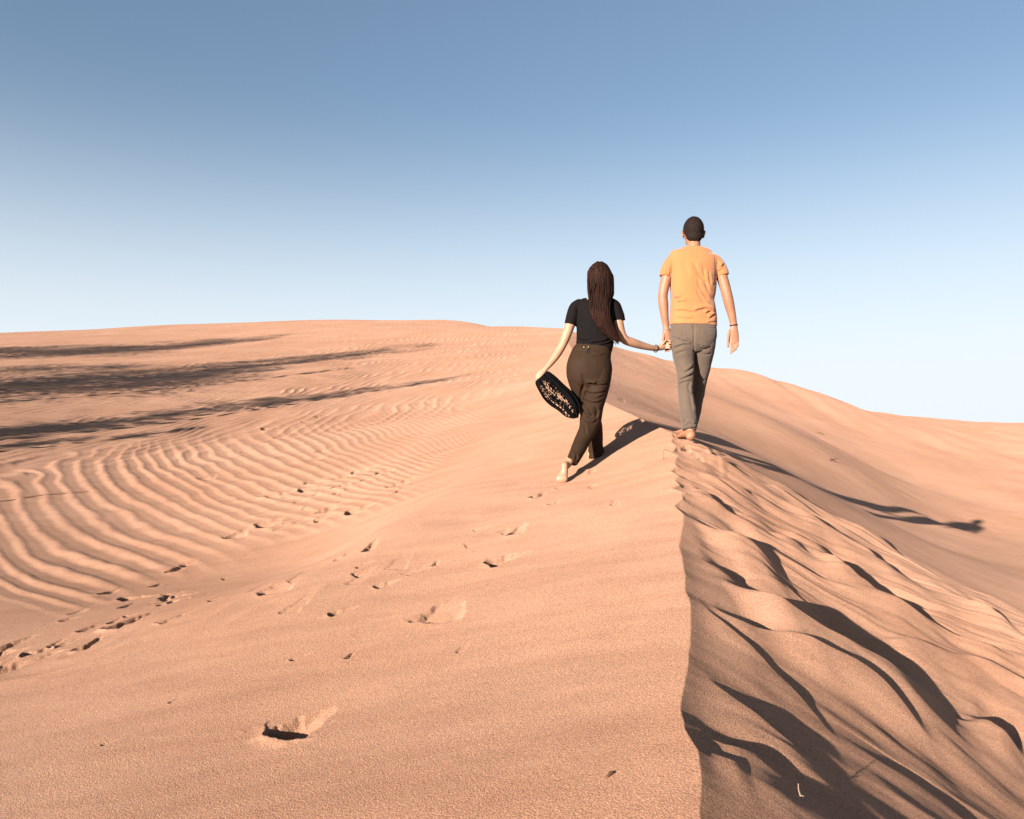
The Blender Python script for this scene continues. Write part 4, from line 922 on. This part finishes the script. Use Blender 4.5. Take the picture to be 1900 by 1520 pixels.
    F = [([(1086, 713), (1096, 708), (1108, 712), (1130, 711)], .010, 2.0, 'f'), ([(1098, 712), (1108, 706), (1120, 709)], .007, 1.8, 'f'), ([(1083, 722), (1096, 728), (1112, 727), (1126, 722)], .007, 2.6, 'f'), ([(1082, 734), (1090, 742), (1104, 746), (1118, 742)], .007, 2.4, 'f'),
         ([(1077, 746), (1084, 760), (1092, 768), (1102, 771)], .010, 2.4, 'f'), ([(1080, 742), (1090, 752), (1100, 766), (1104, 772)], .009, 2.2, 'f'), ([(1084, 772), (1092, 780), (1102, 783), (1106, 776)], .008, 2.2, 'f'), ([(1083, 774), (1088, 790), (1090, 806)], .007, 2.4, 'f'), ([(1096, 730), (1104, 738), (1114, 734), (1122, 728)], .005, 2.4, 'f'),
         ([(1106, 752), (1112, 762), (1108, 778)], .006, 2.2, 'f'), ([(1070, 842), (1074, 848), (1068, 856)], .005, 2, 'f'), ([(1060, 838), (1066, 846), (1062, 856)], .004, 2, 'f'), ([(1107, 816), (1109, 832), (1105, 846)], .006, 2, 'f'), ([(1113, 818), (1114, 835), (1110, 845)], .005, 1.6, 'f'),
         ([(1080, 692), (1083, 704), (1085, 716), (1082, 730)], .009, 3.2, 'g'), ([(1086, 713), (1082, 732), (1078, 750)], .010, 2.6, 'f'), ([(1066, 655), (1074, 660), (1080, 657)], .004, 2, 'f'), ([(1100, 656), (1112, 659), (1126, 655)], .003, 2, 'f'),
         ([(1064, 649.5), (1082, 650.5), (1100, 651), (1136, 650)], .0035, .9, 's')]
    creases(tm, D, F, .0016, 8.0, 29)
    tr = part("trousers", tm, cloth_mat("dark_brown_crepe", (0.040, 0.0200, 0.0100), 0.75, sheen=0), root)
    # tie at the back of the waist with its small metal ends
    mt, _, _, bb = mat("brass", (0.75, 0.52, 0.22), 0.35, 0.5); bb.inputs['Metallic'].default_value = 1.0
    w = Shape()
    w.tube([(A(1086, 645.5, -.115), .005, .003), (A(1090, 648, -.124), .006, .005), (A(1094, 645.5, -.118), .005, .003)], n=8)
    w.tube([(A(1090, 648, -.122), .004, .003), (A(1087.5, 654, -.130), .004, .0025)], n=8); w.tube([(A(1090, 648, -.122), .004, .003), (A(1092.5, 655, -.130), .004, .0025)], n=8)
    w2 = Shape(); w2.tube([(A(1065.5, 650, -.02), .003, .003), (A(1062, 653, -.03), .003, .003), (A(1062.5, 658, -.03), .003, .003), (A(1066, 660, -.02), .003, .003)], n=8)
    part("belt_loop", w2.raw("belt_loop"), tr.data.materials[0], tr)
    tie = part("waist_tie", w.fused("waist_tie", .0016, 1), cloth_mat("tie_cloth", (0.03, 0.018, 0.012)), root)
    for x in (1083.5, 1091.5):
        q = Shape(); q.ball(tuple(A(x, 644.3, -.112)), (.005, .004, .004), n=8); part("metal_end", q.raw("metal_end"), mt, tie)
    ring("bracelet", A(1217, 647, .142), (A(1222, 646.5, .155) - A(1206, 645, .11)), .028, .026, .0036, body, tilt=.05)

    # hair: one fall from the crown, over the back to the right, made of locks
    h = Shape()
    Z = lambda x, y, d: at(1000 + x / 7.6, 480 + y / 7.6, D + d)
    u = 0.00055
    secs = [(853, 190, -.030, 150, .085), (858, 230, -.035, 172, .096), (865, 300, -.040, 188, .104), (872, 400, -.050, 185, .098), (874, 490, -.060, 180, .085), (866, 560, -.070, 158, .066), (856, 640, -.085, 146, .050), (858, 720, -.100, 142, .044), (872, 800, -.110, 128, .040), (900, 880, -.115, 112, .036), (942, 950, -.118, 98, .032), (985, 1010, -.118, 82, .028), (1030, 1065, -.116, 62, .022), (1078, 1120, -.112, 38, .015), (1120, 1165, -.108, 16, .008)]
    h.tube([(Z(x, y, d + q * .25), w_ * u, q) for x, y, d, w_, q in secs], n=36, sub=4)
    h.ball(tuple(Z(852, 235, -.005)), (.0935, .102, .092))
    hm = h.fused("hair", 0.0045, 4)
    v, n = mesh_np(hm)
    uu = v[:, 0] * 1435.0 / v[:, 1]; zz = v[:, 2]
    flow = uu - 12 * np.sin(zz * 5.0) * 0 - np.interp(-zz, [-1.2, -.85, -.72, -.6], [0, 0, 6, 34]) 
    dsp = 0.0050 * noise(flow * 0.16, zz * 2.2, 4) + 0.0030 * noise(flow * 0.42, zz * 4.0, 6) + 0.002 * noise(flow * 1.1, zz * 6, 7)
    put_np(hm, v + n * dsp[:, None])
    M_HAIR = hair_mat("long_brown_hair", (0.005, 0.0020, 0.0014), (0.034, 0.0125, 0.0068), (90, 40, 6))
    hair = part("hair", hm, M_HAIR, root)
    lk = Shape(); r = random.Random(4)
    for i in range(280):
        a = r.uniform(-.98, .98); st = r.uniform(0.12, .55); en = r.uniform(.80, 1.03) if r.random() < .7 else r.uniform(.6, .85)
        pts = []; wv = r.uniform(0, 6.28); am = r.uniform(3, 14)
        for k in range(9):
            f = st + (en - st) * k / 8; g = min(f, 1.0) * (len(secs) - 1); j = min(int(g), len(secs) - 2); q = g - j
            s0 = [secs[j][m] * (1 - q) + secs[j + 1][m] * q for m in range(5)]
            aa = a * (1 - .0 * f)
            x = s0[0] + aa * s0[3] * 1.0 + 9 * math.sin(f * 8 + a * 2) * f + am * math.sin(wv + f * 9) + (f > .8) * (f - .8) * r.uniform(-60, 60)
            y = s0[1] + (f > 1) * (f - 1) * 900 - (1 - abs(a)) * 0 + (f > .78) * (f - .78) * (-a) * 160
            dd = s0[2] + s0[4] * .25 - s0[4] * math.sqrt(max(0, 1 - aa * aa)) * 1.0 - .003 + .003 * math.sin(wv * 2 + f * 7)
            rr = (.0017 * math.sin(math.pi * (0.08 + .90 * k / 8)) + .0008) * r.uniform(.9, 1.15)
            pts.append((Z(x, y, dd), rr * 1.6, rr))
        lk.tube(pts, n=8, sub=3)
    part("locks", lk.raw("locks"), M_HAIR, hair)
    return root
WOMAN = build_woman()

# ------------------------------------------------------------------ the lace cloth in her left hand
def build_cloth():
    D = 5.88
    Z = lambda x, y, d: at(985 + x / 12.66, 670 + y / 12.66, D + d)
    Aa = catmull([(300, 330, 0), (400, 240, 0), (560, 345, 0), (760, 540, 0), (950, 715, 0), (1090, 920, 0), (1150, 1120, 0), (1110, 1330, 0)], 34)[:, :2]
    Bb = catmull([(110, 470, 0), (115, 560, 0), (235, 790, 0), (330, 930, 0), (450, 1040, 0), (640, 1160, 0), (820, 1300, 0), (1000, 1350, 0)], 34)[:, :2]
    n = len(Aa); m = 140; r = random.Random(2)
    V = []; idx = {}
    for i in range(n):
        t = i / (n - 1)
        for j in range(m):
            s = j / (m - 1)
            p = Aa[i] * (1 - s) + Bb[i] * s
            bulge = math.sin(math.pi * t) * math.sin(math.pi * s)
            fold = .016 * math.sin(s * 21 + 1.5 * math.sin(t * 4)) * (0.35 + .65 * math.sin(math.pi * min(1, t * 1.05))) + .006 * math.sin(s * 47 + t * 5)
            p = p + np.array([math.sin(t * 30 + s * 14), math.cos(t * 24 + s * 9)]) * 5 * bulge
            V.append(Z(p[0], p[1], -.02 - .05 * bulge + fold))
    F = []
    for i in range(n - 1):
        for j in range(m - 1):
            t = i / (n - 1); s = j / (m - 1)
            # openwork: rows of leaf shaped holes, larger in the middle band
            wq = noise(np.array([t * 5.0, t * 4.0 + 9]), np.array([s * 4.0, s * 5.0]), 7); t_ = t + .035 * wq[0]; s_ = s + .045 * wq[1]
            a = t_ * 17; bnd = math.exp(-((s - .50 - .06 * math.sin(t * 7)) / .10) ** 2) * sm(.12, .25, t) * sm(.86, .72, t)
            b2 = math.exp(-((s - .80) / .06) ** 2) * sm(.1, .3, t) * sm(.98, .8, t)
            u = a + (s_ * 9 if int(s_ * 13) % 2 else -s_ * 9)
            fu = abs((u % 1.0) - .5); fs = abs(((s_ * 13) % 1.0) - .5)
            hole = (fu + fs * .9) < (0.12 + .42 * bnd + .30 * b2 + .30 * noise(np.array([t * 9.0]), np.array([s * 7.0]), 5)[0])
            if s < .04 or s > .96 or i < 3 or i > n - 5: hole = False
            if not hole: F.append((i * m + j, (i + 1) * m + j, (i + 1) * m + j + 1, i * m + j + 1))
    me = bpy.data.meshes.new("lace"); me.from_pydata([tuple(p) for p in V], [], F); me.update()
    for p in me.polygons: p.use_smooth = True
    o = link(bpy.data.objects.new("lace_cloth", me))
    c = Z(600, 800, 0); me.transform(Matrix.Translation(-c)); o.location = c
    me.materials.append(cloth_mat("black_lace", (0.004, 0.0028, 0.0028), 0.85, sheen=0))
    q = o.modifiers.new("thick", 'SOLIDIFY'); q.thickness = 0.003
    o["label"] = "black openwork lace cloth hanging bunched from the hand of the person in black top"; o["category"] = "cloth"
    # the hidden rear layer of the bunch
    V2 = []; F2 = []
    for i in range(0, n, 2):
        t = i / (n - 1)
        for j in range(24):
            s = j / 23 * .30
            p = Aa[i] * (1 - s) + Bb[i] * s
            V2.append(Z(p[0] - 6, p[1] + 6, .03 + .05 * math.sin(math.pi * t) * math.sin(math.pi * s / .30) + .008 * math.sin(s * 60 + t * 9)) - c)
    k = len(range(0, n, 2))
    for i in range(k - 1):
        for j in range(23): F2.append((i * 24 + j, (i + 1) * 24 + j, (i + 1) * 24 + j + 1, i * 24 + j + 1))
    me2 = bpy.data.meshes.new("fold"); me2.from_pydata([tuple(p) for p in V2], [], F2); me2.update()
    f = link(bpy.data.objects.new("inner_fold", me2)); f.parent = o; me2.materials.append(me.materials[0])
    q = f.modifiers.new("thick", 'SOLIDIFY'); q.thickness = 0.003
build_cloth()

# ------------------------------------------------------------------ desert trees to the left, whose shadows reach over the dune
def bark_mat():
    m, N, L, b = mat("bark", (0.13, 0.085, 0.055), 0.9, 0.2)
    n = N.new('ShaderNodeTexNoise'); n.inputs['Scale'].default_value = 18; n.inputs['Detail'].default_value = 6
    tc = N.new('ShaderNodeTexCoord'); mp = N.new('ShaderNodeMapping'); mp.inputs['Scale'].default_value = (1, 1, .2)
    L.new(tc.outputs['Object'], mp.inputs['Vector']); L.new(mp.outputs['Vector'], n.inputs['Vector'])
    r = N.new('ShaderNodeValToRGB'); r.color_ramp.elements[0].color = (.05, .033, .022, 1); r.color_ramp.elements[1].color = (.20, .14, .09, 1)
    L.new(n.outputs['Fac'], r.inputs['Fac']); L.new(r.outputs['Color'], b.inputs['Base Color'])
    bp = N.new('ShaderNodeBump'); bp.inputs['Strength'].default_value = .8; bp.inputs['Distance'].default_value = .03
    L.new(n.outputs['Fac'], bp.inputs['Height']); L.new(bp.outputs['Normal'], b.inputs['Normal'])
    return m
def leaf_mat():
    m, N, L, b = mat("foliage", (0.05, 0.07, 0.03), 0.6, 0.3)
    n = N.new('ShaderNodeTexNoise'); n.inputs['Scale'].default_value = 3; tc = N.new('ShaderNodeTexCoord'); L.new(tc.outputs['Object'], n.inputs['Vector'])
    r = N.new('ShaderNodeValToRGB'); r.color_ramp.elements[0].color = (.04, .06, .022, 1); r.color_ramp.elements[1].color = (.11, .12, .055, 1)
    L.new(n.outputs['Fac'], r.inputs['Fac']); L.new(r.outputs['Color'], b.inputs['Base Color'])
    return m
M_BARK = bark_mat(); M_LEAF = leaf_mat()

def desert_tree(x, y, crown_z, rc, rz, seed, density=1.0):
    g = ground_at(x, y) - 0.05
    root = link(bpy.data.objects.new("desert_tree", None)); root.location = (x, y, g)
    root["category"] = "tree"; root["group"] = "desert trees left of the dune"
    root["label"] = "feathery desert tree beyond the left edge, seen by the shadow it throws on the dune"
    r = random.Random(seed); H = crown_z - g
    t = Shape(); top = Vector((x + r.uniform(-.1, .1), y + r.uniform(-.1, .1), crown_z))
    k = min(0.16, 0.03 + H * 0.014)
    t.tube([((x, y, g), k * 1.3, k * 1.3), ((x + r.uniform(-.08, .08), y + r.uniform(-.08, .08), g + H * .35), k * .85, k * .85), (tuple(top - Vector((0, 0, rz * .4))), k * .6, k * .6), (tuple(top + Vector((0, 0, rz * .5))), k * .2, k * .2)], n=10)
    tips = []
    for i in range(9):
        a = i * 2.4 + r.random(); z0 = crown_z - rz * r.uniform(.2, 1.0); e = Vector((x + math.cos(a) * rc * .75, y + math.sin(a) * rc * .75, crown_z + rz * r.uniform(-.35, .7)))
        s0 = Vector((x, y, max(z0, g + H * .3))); mid = s0.lerp(e, .5) + Vector((0, 0, -.08 * rz)); tips.append(e)
        t.tube([(tuple(s0), k * .4, k * .4), (tuple(mid), k * .25, k * .25), (tuple(e), k * .07, k * .07)], n=6, sub=3)
    part("trunk", t.fused("trunk", max(0.02, k * .22), 1), M_BARK, root)
    # crown: wispy clumps of small leaves on hanging sprays
    R = np.random.default_rng(seed)
    nc = int(25 * density * max(.5, rc)); V = []; F = []
    P = R.normal(size=(nc, 3)); P /= np.linalg.norm(P, axis=1)[:, None]; P *= (R.random(nc) ** .45)[:, None]
    P *= np.array([rc, rc, rz]); keep = noise(P[:, 0] * 1.1 + seed, P[:, 1] * 1.1 + P[:, 2] * .9, 3) > -.25
    P = P[keep] + np.array([x, y, crown_z])
    cl = 0.17 * rc + .10
    pts = []
    for c in P:
        m = int(70)
        q = R.normal(size=(m, 3)) * np.array([cl, cl, cl * .55]) * .6 + c
        pts.append(q)
    q = np.concatenate(pts); n = len(q)
    L = R.uniform(.05, .13, n) * (0.8 + .25 * rc); Wd = L * .32
    d = R.normal(size=(n, 3)); d[:, 2] -= .4; d /= np.linalg.norm(d, axis=1)[:, None]
    s = np.cross(d, R.normal(size=(n, 3))); s /= np.linalg.norm(s, axis=1)[:, None]
    v = np.stack([q - d * L[:, None] / 2, q + s * Wd[:, None] / 2, q + d * L[:, None] / 2, q - s * Wd[:, None] / 2], 1).reshape(-1, 3)
    me = np_mesh("crown", v, np.arange(n * 4).reshape(-1, 4), smooth=False)
    part("crown", me, M_LEAF, root)

hor = Vector((math.sin(SUN_AZ), math.cos(SUN_AZ)))
for i, (gx, gy, L_, rc, rz, den) in enumerate(TREES):
    gz_ = ground_at(gx, gy)
    desert_tree(gx - hor.x * L_, gy - hor.y * L_, gz_ + L_ * math.tan(SUN_EL), rc, rz, 40 + i, den)

# ------------------------------------------------------------------ dry bits lying on the sand
M_TWIG = cloth_mat("dry_wood", (0.16, 0.085, 0.045), 0.9, sheen=0)
M_STRAW = cloth_mat("bleached_straw", (0.38, 0.26, 0.18), 0.9, sheen=0)
def bit(name, label, cat, pts, r, m, fork=None):
    """a thin stalk through points given as (x, y, height above the sand)"""
    P = [(x, y, ground_at(x, y) + h, rr) for x, y, h, rr in pts]
    s = Shape(); s.tube([((x, y, z), q, q) for x, y, z, q in P], n=8, sub=6)
    if fork:
        F = [(x, y, ground_at(x, y) + h, rr) for x, y, h, rr in fork]; s.tube([((x, y, z), q, q) for x, y, z, q in F], n=8, sub=4)
    me = s.raw(name); o = link(bpy.data.objects.new(name, me)); me.materials.append(m)
    c = Vector(P[0][:3]); me.transform(Matrix.Translation(-c)); o.location = c
    o["label"] = label; o["category"] = cat
    return o
bit("twig", "short dark forked twig stuck in the smooth slope on the right", "twig",
    [(6.50, 15.86, -.01, .012), (6.56, 15.88, .03, .014), (6.64, 15.92, .07, .009), (6.73, 15.95, .13, .004)], 0, M_TWIG, [(6.60, 15.90, .045, .008), (6.52, 15.9, .06, .004)])
bit("twig", "small faint twig higher on the smooth right slope, above the forked one", "twig",
    [(10.78, 27.36, .0, .010), (10.90, 27.36, .05, .010), (11.05, 27.38, .02, .006)], 0, M_TWIG)
bit("grass_stalk", "thin bent grass stalk standing at the crest below the person in orange t-shirt", "grass stalk",
    [(1.095, 5.60, -.01, .0016), (1.098, 5.60, .04, .0014), (1.100, 5.60, .072, .0013), (1.125, 5.61, .06, .0012), (1.175, 5.62, .03, .001)], 0, M_TWIG)
bit("grass_stalk", "tiny looped grass stalk at the edge of the trampled sand, right of the walkers", "grass stalk",
    [(2.09, 6.79, -.01, .0016), (2.088, 6.79, .022, .0014), (2.105, 6.79, .036, .0013), (2.122, 6.79, .02, .0012), (2.124, 6.79, -.004, .001)], 0, M_TWIG)
bit("stick", "short pale broken stick standing in the dark sand at the bottom edge", "stick",
    [(0.792, 2.145, -.006, .0022), (0.790, 2.143, .008, .0022), (0.786, 2.142, .018, .0018), (0.785, 2.142, .034, .0014)], 0, M_STRAW, [(0.790, 2.143, .006, .0018), (0.798, 2.140, .010, .001)])
bit("stem", "long thin dry stem lying across the ripples at the left edge", "dry stem",
    [(-5.25, 7.70, .012, .004), (-5.05, 7.84, .006, .004), (-4.90, 8.03, .010, .0035), (-4.72, 8.16, .008, .003), (-4.52, 8.28, .008, .002)], 0, M_TWIG)
bit("bark_crumb", "small brown crumb of bark lying on the pale sand at the bottom", "bark crumb",
    [(.247, 2.02, .001, .004), (.256, 2.03, .003, .0055), (.266, 2.035, .001, .003)], 0, M_TWIG)
